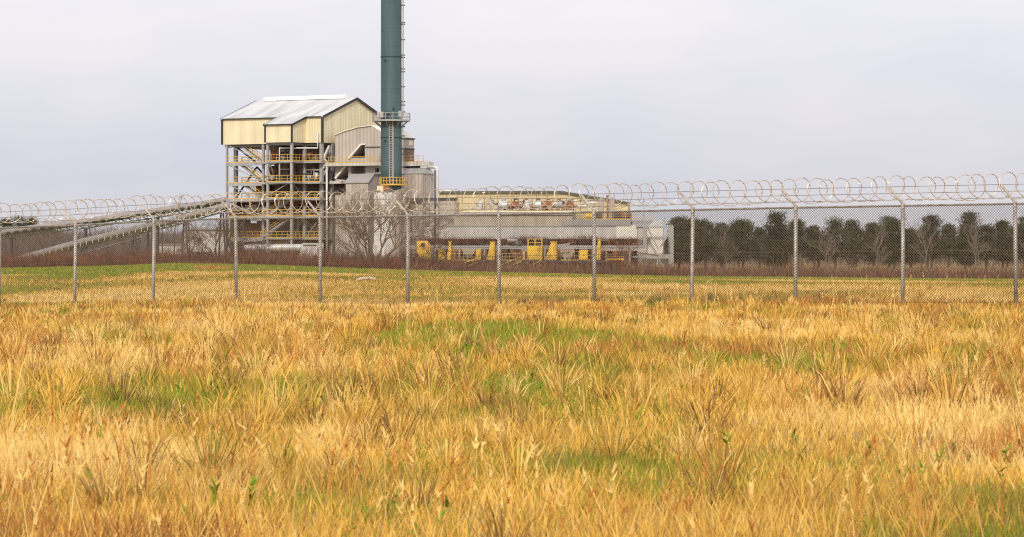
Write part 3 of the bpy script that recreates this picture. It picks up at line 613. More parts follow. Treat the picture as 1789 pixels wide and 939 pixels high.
MB().tube([bx(868, 357.5, 4.3), bx(1040, 357, 4.3)], .11, 6).build('pipe', PIPE, rk); MB().tube([bx(880, 362, 4.2), bx(1010, 361.5, 4.2)], .13, 6).build('pipe', RUST, rk)
for k in range(60):
    x = random.uniform(850, 1040); p = bx(x, random.uniform(349, 368), 4.0 + random.uniform(-.6, .5)); m = random.choice([PIPE, RUST, STEEL, PIPE, DSTEEL]); w = random.uniform(.07, .22)
    if k % 3 == 0: q = p + Vector((random.uniform(.4, 1.2), 0, 0))
    else: q = Vector((p.x, p.y, max(zd, p.z - random.uniform(.5, 1.8))))
    MB().tube([p, q], w, 8).box(p.x - w * 1.5, p.x + w * 1.5, p.y - w * 1.5, p.y + w * 1.5, p.z - .08, p.z + .08).build('valve', m, rk)
MB().tube([bx(850, 371, .6), bx(850, 354, .6), bx(858, 354, .6), bx(858, 371, .6)], .13, 6).build('pipe', PIPE, rk)
railing('railing', rk, bx(812, 370.6, .1), bx(1000, 370.6, .1), step=1.3, m=STEEL, r=.03)
def blower(x, y, s, dm, mm, label, horiz=True):
    p = bx(x, 370, 3); p.z = zd; t = thing('blower_unit', B, p, label, 'machine', 'blowers and pumps on the machine deck')
    MB().box(p.x - s, p.x + s, 2.6, 3.5, zd, zd + .35).box(p.x - s*.8, p.x - s*.6, 2.7, 3.4, zd + .35, zd + .75).box(p.x + s*.5, p.x + s*.7, 2.7, 3.4, zd + .35, zd + .75).build('base_frame', mm, t)
    if horiz: MB().tube([(p.x - s*.9, 3, zd + 1.35), (p.x - s*.82, 3, zd + 1.35), (p.x + s*.5, 3, zd + 1.35), (p.x + s*.58, 3, zd + 1.35)], .58, 12).build('drum', dm, t, smooth=False)
    else: MB().tube([(p.x, 3, zd + .4), (p.x, 3, zd + 1.7), (p.x, 3, zd + 2.0)], .55, 12, .4).build('drum', dm, t)
    MB().tube([(p.x + s*.58, 3, zd + 1.1), (p.x + s*1.1, 3, zd + 1.1)], .34, 10).box(p.x + s*.6, p.x + s, 2.75, 3.25, zd + .36, zd + .9).build('motor', RUST, t)
    MB().tube([(p.x - s*.3, 3, zd + 1.8), (p.x - s*.3, 3, zd + 2.25), (p.x + s*.4, 3, zd + 2.25)], .14, 8).build('pipe', mm, t)
    q = MB().tube([(p.x - s*.9 - .12, 3, zd + 1.35), (p.x - s*.9, 3, zd + 1.35)], .25, 10).build('end_cover', DSTEEL, t)
for a in ((838, 0, .5, PIPE, STEEL, 'small grey pump at the left end of the machine deck', False), (880, 0, .95, PIPE, STEEL, 'white drum blower with round dark cap left of the deck middle', True),
          (901, 0, .8, RUST, DSTEEL, 'rusty drum pump right of the white drum blower', True), (921, 0, .8, PIPE, RUST, 'upright pale vessel on rusty base on the deck', False),
          (940, 0, .95, PIPE, DSTEEL, 'pale drum blower on dark base near the deck middle', True), (958, 0, .85, RUST, RUST, 'all rust brown pump beside the pale drum blower', True),
          (977, 0, .8, STEEL, RUST, 'grey drum pump with rusty base on the deck', True), (996, 0, .6, RUST, STEEL, 'upright rusty vessel near the deck right end', False)): blower(*a)
vp = thing('vent_pipe', B, bx(1061.5, 384, 2), 'dark rust brown vertical vent pipe on the low wing roof', 'vent pipe')
MB().tube([bx(1061.5, 384, 2), bx(1061.5, 344, 2)], .17, 10).build('pipe', RUST, vp, smooth=True); MB().tube([bx(1061.5, 344.5, 2), bx(1061.5, 341.5, 2)], .24, 10).build('cap', RUST, vp)
for (x, w, y, lb) in ((1050, .55, 350, 'grey upright tank left of the brown vent pipe'), (1069, .5, 349, 'grey upright tank right of the brown vent pipe')):
    t = thing('upright_tank', B, bx(x, 384, 3.5), lb, 'tank'); p0, p1 = bx(x, 384, 3.5), bx(x, y, 3.5)
    MB().tube([p0, p1, p1 + Vector((0, 0, .15))], w, 14).build('tank_body', GREY, t); MB().tube([p1 + Vector((0, 0, .1)), p1 + Vector((0, 0, .4))], w * .5, 10).build('lid', STEEL, t)
def lump(x, y, s, m, lb):
    p = bx(x, 384, 3); p.z = zd2; t = thing('rusty_motor', B, p, lb, 'machine', 'old motors on the low wing roof')
    MB().tube([(p.x - s, 3, p.z + .7), (p.x - s*.6, 3, p.z + .7), (p.x + s*.6, 3, p.z + .7), (p.x + s, 3, p.z + .7)], .5, 12).build('motor_body', m, t)
    MB().box(p.x - s, p.x + s, 2.6, 3.4, p.z, p.z + .25).build('base', DSTEEL, t); MB().box(p.x - .2, p.x + .25, 2.45, 2.7, p.z + .6, p.z + 1.25).build('terminal_box', m, t)
lump(1030, 0, .6, YELM, 'yellow painted motor left of the dark roof machine'); lump(1045, 0, .7, DSTEEL, 'long dark motor under the brown vent pipe'); lump(1078, 0, .8, DSTEEL, 'dark motor right of the grey tanks')
lump(1087, 0, .45, RUST, 'rust brown motor on the low wing roof'); lump(1098, 0, .5, BOIL, 'dark brown round motor at the roof right end')
rr = thing('roof_railing', B, bx(1120, 384, 3), 'yellow railing with a brace at the right end of the wing roof', 'railing')
railing('rail', rr, bx(1022, 383.8, .3), bx(1138, 383.8, .3), h=.95, step=1.5, r=.028); MB().bar(bx(1100, 383, .6), bx(1112, 374, .6), .12).build('brace', YEL, rr)
an = thing('antenna_mast', B, bx(1125, 384, 4), 'thin antenna mast above the roof right end', 'mast')
MB().tube([bx(1125, 384, 4), bx(1125, 344, 4)], .045, 6).build('mast', DSTEEL, an); MB().bar(bx(1122, 352, 4), bx(1128, 352, 4), .05).build('crossbar', DSTEEL, an)

# hopper tower and steel trestle at the right end
ht = thing('hopper_tower', B, (bx(1145, 440, -.5).x, 2, GB), 'pale grey hopper tower with sloping roof beside the steel trestle', 'hopper')
z1 = bx(1145, 397).z; z0 = bx(1145, 446).z; a0, a1 = bx(1113.5, 400, -.5).x, bx(1158, 400, -.5).x; am = bx(1131, 400, -.5).x; z3 = bx(1145, 385).z
MB().box(am, a1, -.5, 4, z0, z1).build('hopper_wall', WROOF, ht, label='almost white hopper wall'); MB().box(a0, am - .003, -.4, 4, z0, z1 - .01).build('hopper_wall', LGREY, ht)
MB().add([(a0-.1,-.7,z1),(am,-.7,z1),(am,4.2,z1),(a0-.1,4.2,z1),(a0-1.3,2.2,z3),(am+1,2.2,z3),(am+1,4,z3),(a0-1.3,4,z3)],[(0,3,2,1),(4,5,6,7),(0,1,5,4),(1,2,6,5),(2,3,7,6),(3,0,4,7)]).build('roof', GROOF, ht)
MB().add([(am+.01,-.7,z1),(a1+.1,-.7,z1),(a1+.1,4.2,z1),(am+.01,4.2,z1),(am+1.02,2.2,z3),(a1-.2,2.2,z3),(a1-.2,4,z3),(am+1.02,4,z3)],[(0,3,2,1),(4,5,6,7),(0,1,5,4),(1,2,6,5),(2,3,7,6),(3,0,4,7)]).build('roof', LGREY, ht)
tw = thing('steel_trestle', B, (bx(1150, 440, -3).x, -1, GB), 'grey braced steel trestle at the right end of the plant', 'trestle')
for (x, v, y0, w) in ((1099, -3, 433, .4), (1127, -3, 395, .6), (1174, -3, 394, .55), (1127, 1.5, 440, .4), (1170, 1.5, 397, .4)):
    p = bx(x, y0, v); MB().box(p.x - w/2, p.x + w/2, v - w/2, v + w/2, GB, p.z).build('column', STEEL, tw)
def tb(x0, y0, x1, y1, w, v=-3.0, h=None): MB().bar(bx(x0, y0, v), bx(x1, y1, v), w, h or w).build('beam', STEEL, tw)
tb(1127, 397.5, 1174, 397.5, .3); tb(1127, 448.5, 1174, 448.5, .4, h=.7); tb(1099, 449, 1127, 449, .3); tb(1173, 399, 1154, 432, .3, -3.05); tb(1132, 399, 1150, 436, .24, -2.9)
tb(1116, 469, 1125, 452, .2); tb(1143, 478, 1150, 452, .2); tb(1150, 452, 1168, 478, .2); tb(1150, 452, 1160, 478, .16, -2.7); tb(1099, 434, 1127, 434, .3)
MB().box(bx(1168, 394).x, bx(1171, 394).x, -3.2, -2.9, bx(1170, 394, -3).z, bx(1170, 390.5, -3).z).build('lamp_housing', DSTEEL, tw)

# ------------------------------------------------------------------ conveyor gallery with yellow machines in front of the low wing
VG = -9.0; gz = lambda y, v=VG: bx(900, y, v).z
dk = gz(455.5); GZB = -2.6
ga = thing('conveyor_gallery', B, (bx(900, 440, VG).x, VG, GZB), 'long grey loading gallery with yellow rails under the low wing', 'gallery')
MB().box(bx(716, 455, VG).x, bx(1062, 455, VG).x, VG, VG + 3, dk - .25, dk).build('deck', DSTEEL, ga)
for (y, h) in ((431, .35), (434.5, .2)): MB().box(bx(705, y, VG).x, bx(1128, y, VG).x, VG + 2.4, VG + 2.8, gz(y) - h/2, gz(y) + h/2).build('beam', STEEL, ga)
MB().box(bx(1045, 437, VG).x, bx(1128, 437, VG).x, VG + 2.2, VG + 2.7, gz(438.5), gz(435.9)).build('beam', LGREY, ga)
for x in (720, 757, 800, 844, 872, 913, 950, 985, 1034, 1058, 1099): p = bx(x, 440, VG); MB().box(p.x - .14, p.x + .14, VG + 2.45, VG + 2.75, GZB, gz(433)).build('post', STEEL, ga)
MB().box(bx(862, 460, VG).x, bx(916, 460, VG).x, VG + 1, VG + 1.2, GZB, gz(458)).build('skirt_panel', GREY, ga)
for k in range(70):
    x = random.uniform(708, 1118); v = VG + random.uniform(.9, 7.5); p = bx(x, random.uniform(420, 474), v); ln = random.uniform(.8, 4.5); kind = random.random(); w = random.uniform(.1, .3); mb = MB()
    if kind < .4: mb.bar(p, p + Vector((ln, random.uniform(-.4, .4), random.uniform(-.6, .6))), w)
    elif kind < .75: mb.bar(p, Vector((p.x + random.uniform(-1.2, 1.2), p.y, max(GZB, p.z - ln))), w)
    else: mb.tube([p, p + Vector((ln * .5, 0, 0)), p + Vector((ln * .5 + .1, 0, -1.2))], w * .9, 8)
    mb.build('strut', random.choice([RUST, RUST, BOIL, DSTEEL, STEEL]), ga)
for k in range(16):
    x = 720 + k * 25 + random.uniform(-6, 6); v = VG + random.uniform(3.5, 6.5); p = bx(x, 440, v); w = random.uniform(.5, 1.3); h = random.uniform(.8, 2.2)
    MB().prism([(p.x - w, p.z + h * .5), (p.x + w, p.z + h * .5), (p.x + w, p.z), (p.x + w * .3, p.z - h), (p.x - w * .3, p.z - h), (p.x - w, p.z)], 'v', v, v + 1.4).build('feed_hopper', random.choice([RUST, BOIL, RUST, GREY]), ga)
railing('railing', ga, (bx(787, 455, VG).x, VG + .1, dk), (bx(832, 455, VG).x, VG + .1, dk), h=1.75, step=.75, mids=2)
railing('railing', ga, (bx(867, 455, VG).x, VG + .1, dk), (bx(912, 455, VG).x, VG + .1, dk), h=1.2, step=1.0)
railing('railing', ga, (bx(980, 455, VG).x, VG + .1, dk), (bx(1011, 455, VG).x, VG + .1, dk), h=1.55, step=.75)
railing('railing', ga, (bx(714, 455, VG).x, VG + .1, dk), (bx(728, 455, VG).x, VG + .1, dk), h=1.3, step=.6)
railing('railing', ga, (bx(1026, 455, VG).x, VG + .1, dk), (bx(1042, 455, VG).x, VG + .1, dk), h=1.6, step=.7)
for (x0, y0, x1, y1) in ((770, 474.5, 834, 451), (845, 475, 911, 448.5), (735, 462, 750, 452), (921, 467.5, 946, 455)):
    mb = MB(); p, q = bx(x0, y0, VG - 1.2), bx(x1, y1, VG - 1.2); mb.bar(p, q, .14, .16); mb.bar(p - Vector((0, 0, .75)), q - Vector((0, 0, .75)), .08, .22)
    for i in range(5): a = p.lerp(q, (i + .3) / 5); mb.bar(a, a - Vector((0, 0, .75)), .1)
    mb.build('stair_rail', YEL, ga)
def chip(name, x0, x1, y0, y1, label, cat, shape='box', v=VG + .5):
    w0, w1 = bx(x0, y1, v).x, bx(x1, y1, v).x; z1_, z0_ = gz(y0, v), dk; t = thing(name, B, ((w0 + w1) / 2, v, dk), label, cat); d = min(1.8, max(.6, w1 - w0)); w = w1 - w0
    if shape == 'box':
        MB().box(w0, w1, v, v + d, z0_ + .12, z1_).build('housing', YELM, t); MB().box(w0 + .05, w1 - .05, v + .05, v + d - .05, z0_, z0_ + .12).build('plinth', DSTEEL, t)
        MB().box(w0 + .1 * w, w0 + .48 * w, v - .04, v, z0_ + .3, z1_ - .2).box(w0 + .52 * w, w0 + .9 * w, v - .04, v, z0_ + .3, z1_ - .2).build('door', YELM, t); MB().box(w0 + .47 * w, w0 + .53 * w, v - .09, v - .04, (z0_ + z1_) / 2 - .1, (z0_ + z1_) / 2 + .1).build('handle', DSTEEL, t)
    elif shape == 'chute':
        MB().prism([(w0, z0_ + .1), (w0 + .55 * w, z1_), (w1, z1_), (w1, z0_ + .1)], 'v', v, v + d).build('chute_body', YELM, t); MB().box(w0 + .45 * w, w1 + .08, v - .1, v + d + .1, z1_, z1_ + .15).build('flange', YELM, t)
        MB().box(w0 + .05, w1 - .05, v + .1, v + d - .1, z0_, z0_ + .1).build('base', DSTEEL, t)
    elif shape == 'fan':
        MB().prism([(w0, z0_ + .1), (w0, z1_ - .1), (w0 + .1, z1_), (w1 - .5, z1_), (w1, z1_ - .9), (w1, z0_ + .1)], 'v', v, v + d).build('housing', YELM, t)
        cx, cz = (w0 + w1) / 2 - .1, z1_ - .75; MB().tube([(cx, v - .25, cz), (cx, v, cz)], .55, 18).build('inlet_ring', YELM, t); MB().tube([(cx, v - .27, cz), (cx, v - .252, cz)], .4, 18).build('inlet', DARK, t)
        MB().box(w0 + .1, w1 - .1, v - .05, v, z0_ + .25, z0_ + 1.2).build('door', YELM, t); MB().box(w0 - .1, w1 + .1, v, v + d, z0_, z0_ + .1).build('base', DSTEEL, t)
    elif shape == 'frame':
        MB().box(w0, w1, v, v + d, z0_ + .1, z1_ - 1.2).build('housing', YELM, t); mb = MB()
        for u in (w0 + .1, (w0 + w1) / 2, w1 - .1):
            for vv_ in (v + .1, v + d - .1): mb.bar((u, vv_, z1_ - 1.2), (u, vv_, z1_), .12)
        for vv_ in (v + .1, v + d - .1): mb.bar((w0, vv_, z1_ - .6), (w1, vv_, z1_ - .6), .12); mb.bar((w0, vv_, z1_), (w1, vv_, z1_), .12)
        mb.build('top_frame', YEL, t); mb = MB()
        for k in range(1, 4): u = w0 + k * w / 4; mb.box(u - .05, u + .05, v - .05, v, z0_ + .15, z1_ - 1.25)
        mb.build('stiffener', YELM, t); MB().box(w0 - .15, w1 + .1, v - .1, v + d, z0_, z0_ + .1).build('base', DSTEEL, t)
chip('fan_housing', 728, 752, 421, 455, 'big yellow fan housing with round inlet left of the other yellow machines', 'machine', 'fan')
chip('control_cabinet', 766, 778, 436, 454, 'yellow control cabinet right of the yellow fan housing', 'cabinet')
chip('discharge_chute', 780, 788, 423, 455, 'narrow tall yellow chute right of the first yellow cabinet', 'chute', 'chute')
chip('control_cabinet', 831, 840, 436, 454, 'slim yellow cabinet at the top of the middle yellow stair', 'cabinet')
chip('discharge_chute', 849, 864, 424, 454, 'wide slanted yellow chute beside the middle fence posts', 'chute', 'chute')
chip('control_cabinet', 912, 917, 440, 454, 'narrow yellow locker left of the biggest yellow machine', 'cabinet')
chip('screen_machine', 921, 947, 418, 455, 'biggest yellow machine with open frame on top', 'machine', 'frame')
chip('discharge_chute', 952, 972, 424, 455, 'broad yellow chute just right of the biggest yellow machine', 'chute', 'chute')
chip('control_cabinet', 1012, 1027, 437, 455, 'yellow double door cabinet left of the rightmost yellow chute', 'cabinet')
chip('discharge_chute', 1040, 1049, 420, 455, 'rightmost thin tall yellow chute on the gallery', 'chute', 'chute')
sg = thing('yellow_walkway', B, (bx(1075, 460, VG).x, VG, GZB), 'small rusty yellow stepped walkway left of the steel trestle', 'walkway')
MB().box(bx(1058, 454, VG).x, bx(1090, 454, VG).x, VG + .5, VG + 1.8, gz(455), gz(453)).build('deck', YELM, sg); railing('railing', sg, bx(1060, 453, VG + .5), bx(1090, 453, VG + .5), h=.8, step=.7)
MB().bar(bx(1090, 453, VG + .5), bx(1128, 479, VG + .5), .1, .14).bar(bx(1094, 462, VG + .5), bx(1128, 484, VG + .5), .2, .3).build('stringer', DSTEEL, sg)
for (x, y) in ((1106, 467), (1117, 473)): p = bx(x, y, VG + .5); MB().box(p.x - .2, p.x + .2, VG + .2, VG + .6, p.z - .25, p.z + .2).build('step_box', YELM, sg)

# ------------------------------------------------------------------ conveyors on the left
def conveyor(name, label, path, Y0, Y1, cov_r, style, legs):
    xs = [p[0] for p in path]; Yof = lambda x: Y0 + (Y1 - Y0) * (x - xs[0]) / (xs[-1] - xs[0])
    pts = [wpt(x, y, Yof(x)) for x, y in path]; mid = pts[len(pts)//2]
    t = thing(name, W, (mid.x, mid.y, ground_z(mid.x, mid.y)), label, 'conveyor')
    # arched cover: half round swept along the path
    mb = MB(); sec = [(math.cos(a) * cov_r * 1.15, math.sin(a) * cov_r * 1.5 - .1) for a in np.linspace(0, math.pi, 9)]; sec = [(cov_r * 1.15, -.3)] + sec + [(-cov_r * 1.15, -.3)]
    n = len(sec)
    for i, p in enumerate(pts):
        d = (pts[min(i+1, len(pts)-1)] - pts[max(i-1, 0)]); s = Vector((d.y, -d.x, 0)).normalized()
        for a, b in sec: mb.v.append(tuple(p + s * a + Vector((0, 0, b))))
    for i in range(len(pts) - 1):
        for j in range(n): mb.f.append((i*n+j, i*n+(j+1)%n, (i+1)*n+(j+1)%n, (i+1)*n+j))
    mb.f += [tuple(range(n)), tuple((len(pts)-1)*n + j for j in range(n))]
    mb.build('cover', COVER, t)
    # samples along the path
    L = [0]
    for i in range(len(pts) - 1): L.append(L[-1] + (pts[i+1] - pts[i]).length)
    def at(s):
        for i in range(len(pts) - 1):
            if s <= L[i+1]: return pts[i].lerp(pts[i+1], (s - L[i]) / (L[i+1] - L[i]))
        return pts[-1]
    dirv = (pts[-1] - pts[0]).normalized(); side = Vector((dirv.y, -dirv.x, 0)).normalized()
    tm = MB(); h = .95 if style == 'block' else .8
    for k in (-.5, .5):
        for i in range(len(pts) - 1):
            a, b = pts[i] + side * k, pts[i+1] + side * k
            tm.bar(a - Vector((0, 0, .42)), b - Vector((0, 0, .42)), .14, .22); tm.bar(a - Vector((0, 0, h + .3)), b - Vector((0, 0, h + .3)), .12, .16)
        s = 0; f = 0
        while s + 1.3 < L[-1]:
            tm.bar(at(s) + side * k - Vector((0, 0, .42)), at(s + 1.3) + side * k - Vector((0, 0, h + .3)), .09); tm.bar(at(s + 1.3) + side * k - Vector((0, 0, .42)), at(s + 1.3) + side * k - Vector((0, 0, h + .3)), .08); s += 1.3
    tm.build('truss', MOSS, t)
    pl = MB()
    for i in range(len(pts) - 1):
        a, b = pts[i] - Vector((0, 0, .62)), pts[i+1] - Vector((0, 0, .62)); pl.bar(a, b, .85, .25)
    pl.build('belt_tray', MOSS, t)
    if style == 'block':
        s = .8
        while s < L[-1]: p = at(s) + side * .62; q = at(min(L[-1], s + .75)) + side * .62; MB().bar(p - Vector((0, 0, .3)), q - Vector((0, 0, .3)), .3, .34).build('idler_box', TRIM, t); s += 1.62
    else:
        s = .6
        while s < L[-1]: p = at(s) + side * .68; MB().bar(p - Vector((0, 0, .1)), p - Vector((0, 0, .75)), .14).build('bracket', BRACK, t); s += 1.12
        ra, rb_ = at(2) + side * .7 - Vector((0, 0, 1.9)), at(L[-1] * .62) + side * .7 - Vector((0, 0, 1.6)); MB().bar(ra, rb_, .06).build('cable', STEEL, t)
    for x in legs:
        y = interp(x, xs, [p[1] for p in path]); p = wpt(x, y, Yof(x)); g = ground_z(p.x, p.y) - .5; mb = MB()
        for k in (-.7, .7): mb.bar(p + side * k - Vector((0, 0, 1.1)) - dirv * .0, Vector((p.x + side.x * k * 1.6 + (.4 if k > 0 else -.4), p.y + side.y * k * 1.6, g)), .22)
        mb.bar(p + Vector((.7, 0, -1.1)), Vector((p.x + .9, p.y, g)), .2); 
        hh = p.z - 1.2 - g
        for f in (.35, .7): mb.bar(Vector((p.x - .5, p.y - .6, g + hh * f)), Vector((p.x + .9, p.y + .4, g + hh * f)), .12)
        mb.bar(Vector((p.x - .5, p.y, g + hh * .35)), Vector((p.x + .8, p.y, g + hh * .7)), .1)
        mb.build('support_leg', DSTEEL, t)
    return t
conveyor('upper_conveyor', 'upper covered conveyor with row of dark boxes under its cover', [(-70, 417), (0, 406.5), (60, 398), (100, 393), (150, 387), (200, 379), (250, 372), (300, 364.5), (350, 357), (398, 349)], 520, 512, .42, 'block', (20, 150, 258, 276))
conveyor('lower_conveyor', 'lower steeper covered conveyor with pale brackets rising to the boiler house', [(5, 462), (50, 447.5), (100, 433.5), (150, 420), (200, 408.5), (250, 396.5), (300, 385), (350, 371), (400, 357)], 492, 505, .40, 'bracket', (145, 235, 323, 388))

# ------------------------------------------------------------------ duct, hopper and rubble in front of the boiler house
du = thing('horizontal_duct', W, wpt(490, 470, 478), 'fat pale horizontal duct in front of the boiler house', 'duct')
MB().tube([wpt(428, 435, 478), wpt(432, 434, 478), wpt(520, 433, 478), wpt(565, 432, 478)], .62, 14).build('duct', PIPE, du, smooth=True)
for x in (445, 480, 512, 545): MB().tube([wpt(x, 433.6, 478), wpt(x + 1, 433.6, 478)], .7, 14).build('joint_band', STEEL, du)
for x in (438, 450, 468): MB().tube([wpt(x - 2, 441.5, 476.5), wpt(x + 2, 441.5, 476.5)], .28, 10).build('drain_pot', LGREY, du)
for x in (452, 500, 550): MB().bar(wpt(x, 437, 478), wpt(x, 475, 478), .25).build('support', DSTEEL, du)
hp = thing('ash_hopper', W, wpt(534, 470, 470), 'pale grey pyramid shaped ash hopper below the boiler house', 'hopper')
q = [wpt(513, 465, 469), wpt(556, 465, 469), wpt(556, 465, 473), wpt(513, 465, 473)]; w_ = [wpt(530, 428, 470), wpt(554, 427, 470), wpt(554, 427, 472), wpt(530, 428, 472)]
MB().add(q + w_, [(0,3,2,1),(4,5,6,7),(0,1,5,4),(1,2,6,5),(2,3,7,6),(3,0,4,7)]).build('hopper_body', CONC, hp); MB().box(wpt(528, 0, 470).x, wpt(556, 0, 470).x, 469.6, 472.4, wpt(0, 428, 470).z, wpt(0, 425, 470).z).build('rim', PIPE, hp)
MB().box(wpt(512, 0, 470).x, wpt(557, 0, 470).x, 468.8, 473.2, ground_z(-6, 470) - .5, wpt(0, 464.9, 470).z).build('plinth', CONC, hp)
sb = thing('storage_shed', W, wpt(299, 470, 545), 'low pale flat roofed shed behind the left scrub', 'shed')
MB().box(wpt(278, 0, 545).x, wpt(319, 0, 545).x, 545, 552, ground_z(-33, 545) - .5, wpt(0, 428, 545).z).build('wall', LGREY, sb); MB().box(wpt(277, 0, 545).x, wpt(320, 0, 545).x, 544.7, 552.3, wpt(0, 428, 545).z, wpt(0, 426.5, 545).z).build('roof', GROOF, sb)
MB().box(wpt(288, 0, 545).x, wpt(296, 0, 545).x, 544.9, 545, ground_z(-33, 545) - .5, wpt(0, 434, 545).z).build('door', STEEL, sb)
cv = thing('ash_silo_building', W, wpt(362, 470, 560), 'pale grey wall block behind the bare tree left of the boiler house', 'building')
MB().box(wpt(322, 0, 560).x, wpt(402, 0, 560).x, 560, 570, ground_z(-25, 560) - .5, wpt(0, 402, 560).z).build('wall', LGREY, cv); MB().box(wpt(321, 0, 560).x, wpt(403, 0, 560).x, 559.6, 570.4, wpt(0, 402, 560).z, wpt(0, 400, 560).z).build('roof', GROOF, cv)
MB().box(wpt(345, 0, 560).x, wpt(352, 0, 560).x, 559.9, 560, wpt(0, 424, 560).z, wpt(0, 415, 560).z).build('window', DARK, cv)
def rock(name, px, py, Y, s, label, group=None, m=BOULD, flat=.6):
    p = wpt(px, py, Y); p.z = ground_z(p.x, p.y); import bmesh
    bm = bmesh.new(); bmesh.ops.create_icosphere(bm, subdivisions=3, radius=s)
    for v in bm.verts: k = 1 + .35 * noise.noise(v.co * 1.3 / s + Vector((px, py, 0))); v.co *= k; v.co.z *= flat
    me = bpy.data.meshes.new(name); bm.to_mesh(me); bm.free(); me.materials.append(m); o = bpy.data.objects.new(name, me); COL.objects.link(o); o.location = p + Vector((0, 0, s * flat * .4)); return tag(o, label, 'boulder', group)
for i, (x, s) in enumerate(((356, .9), (366, 1.2), (378, .8), (388, 1.1), (398, 1.0), (404, .7), (412, .9), (372, .7))):
    rock('boulder', x, 460, 466 + (i % 3), s, 'pale rounded boulder in the rubble heap at the foot of the left bare tree', 'boulders under the left bare tree')
lg = thing('bleached_log', W, (wpt(640, 491, 172).x, 172, ground_z(wpt(640, 491, 172).x, 172)), 'short bleached log lying in the golden grass near mid fence', 'log')
p = wpt(640, 491, 172); p.z = ground_z(p.x, p.y) + .24
MB().tube([p + Vector((-.55, 0, -.06)), p + Vector((-.2, .1, .03)), p + Vector((.25, .05, .04)), p + Vector((.56, 0, -.02))], .10, 9, .08).build('log_trunk', LOG, lg, smooth=True); MB().tube([p + Vector((.1, 0, 0)), p + Vector((.2, -.3, .12))], .05, 6).build('branch_stub', LOG, lg)

# ------------------------------------------------------------------ trees
def bare_tree(name, px, py, Y, label, stems, H, seed, m=BARK, r0=.16, depth=5, spread=.55, cat='tree', up=.25, group=None):
    rr_ = random.Random(seed); x = (px - PX0) / F * Y; g = ground_z(x, Y) - .1; t = thing(name, W, (x, Y, g), label, cat, group); tk = MB(); bm = MB()
    def grow(p, d, ln, r, lv):
        n = 3; pts = [p]; dd = d.copy()
        for i in range(n):
            dd = (dd + Vector((rr_.gauss(0, .12), rr_.gauss(0, .12), rr_.gauss(0, .08) + up * .12))).normalized(); pts.append(pts[-1] + dd * ln / n)
        (tk if lv == 0 else bm).tube(pts, r, 5 if lv < 2 else 3, r * .62, cap=False)
        if lv >= depth: return
        for i in range(rr_.choice([2, 3, 3]) + (1 if lv < 2 else 0)):
            q = pts[-1] if i == 0 else pts[rr_.choice([1, 2, 2, 3])].lerp(pts[-1], rr_.random() * .5)
            nd = (dd + Vector((rr_.gauss(0, spread), rr_.gauss(0, spread), rr_.gauss(0, spread * .6)))).normalized()
            grow(q, nd, ln * rr_.uniform(.6, .86), max(.02, r * rr_.uniform(.5, .66)), lv + 1)
    for s in stems: grow(Vector((x + s[0] * .5, Y + rr_.gauss(0, .06), g)), Vector((s[1], rr_.gauss(0, .2), 1)).normalized(), H * .36 * (s[2] if len(s) > 2 else 1), r0 * (s[2] if len(s) > 2 else 1), 0)
    tk.build('trunk', m, t, fix=False); bm.build('branches', m, t, fix=False); return t
BARK3 = mat('pale_brown_bark', (.20, .145, .10), .9, 0, .25, .6)
bare_tree('bare_tree', 655, 470, 455, 'wide bare multi stemmed tree in front of the chimney pedestal', [(-.6, -.7), (-.4, -.42, 1.1), (0, -.25, 1.1), (.2, .3, 1.1), (.5, .6, 1.05), (.8, 1.0, 1.0), (-.7, -1.0, .8)], 13.0, 5, BARK3, .18, depth=5, spread=.46)
bare_tree('bare_tree', 385, 465, 462, 'bare spreading tree left of the boiler house steelwork', [(-.3, -.6), (0, -.25, .9), (.2, .1), (.4, .6, .9)], 9.0, 12, BARK, .16)
bare_tree('bare_tree', 303, 465, 470, 'slim bare tree rising through the conveyors', [(0, .02, 1.15), (.2, .25, .7)], 9.4, 21, BARK2, .14, depth=4, spread=.4)
bare_tree('bare_tree', 245, 462, 476, 'small bare tree below the lower conveyor', [(0, -.1)], 7.5, 33, BARK2, .11, depth=4)
bare_tree('bare_tree', 345, 463, 466, 'low bare tree between the slim tree and the spreading tree', [(-.2, -.4), (.3, .35)], 7.0, 41, BARK, .10, depth=4)
bare_tree('bare_tree', 745, 472, 452, 'bare tree leaning right beside the yellow fan housing', [(0, .5), (-.4, .1, .8), (.3, .9, .7)], 8.5, 52, BARK, .11, depth=4)
bare_tree('bare_shrub', 440, 464, 460, 'straw brown bare shrub right of the second left fence post', [(-.3, -.4), (0, .1), (.3, .6)], 5.5, 63, BARK2, .08, depth=4, cat='shrub')
bare_tree('bare_shrub', 1090, 480, 447, 'thin bare shrub climbing the white wall panel', [(-.3, -.3), (0, .05), (.3, .4)], 6.5, 74, TWIG, .07, depth=4, cat='shrub')
P, T, Wd, MI = [], [], [], []
for i in range(6500):
    px = random.uniform(700, 1120); y = random.uniform(462, 470); x = (px - PX0) / F * y; g = ground_z(x, y); k = .5 + noise.noise((px * .03, 9, 2)); zb = g + random.random() ** 1.4 * 4.6 * k
    P.append((x, y, zb)); T.append((random.gauss(0, .5), random.gauss(0, .2), random.uniform(.4, 1.5))); Wd.append(random.uniform(.02, .05)); MI.append(random.choices([0, 1, 2], [4, 4, 1])[0])
tag(blades('bramble', np.array(P), np.array(T), np.array(Wd), [TWIG, TWIG2, TWIG3], np.array(MI), 0), 'thin bare brambles growing up in front of the yellow machines', 'brambles', kind='stuff')
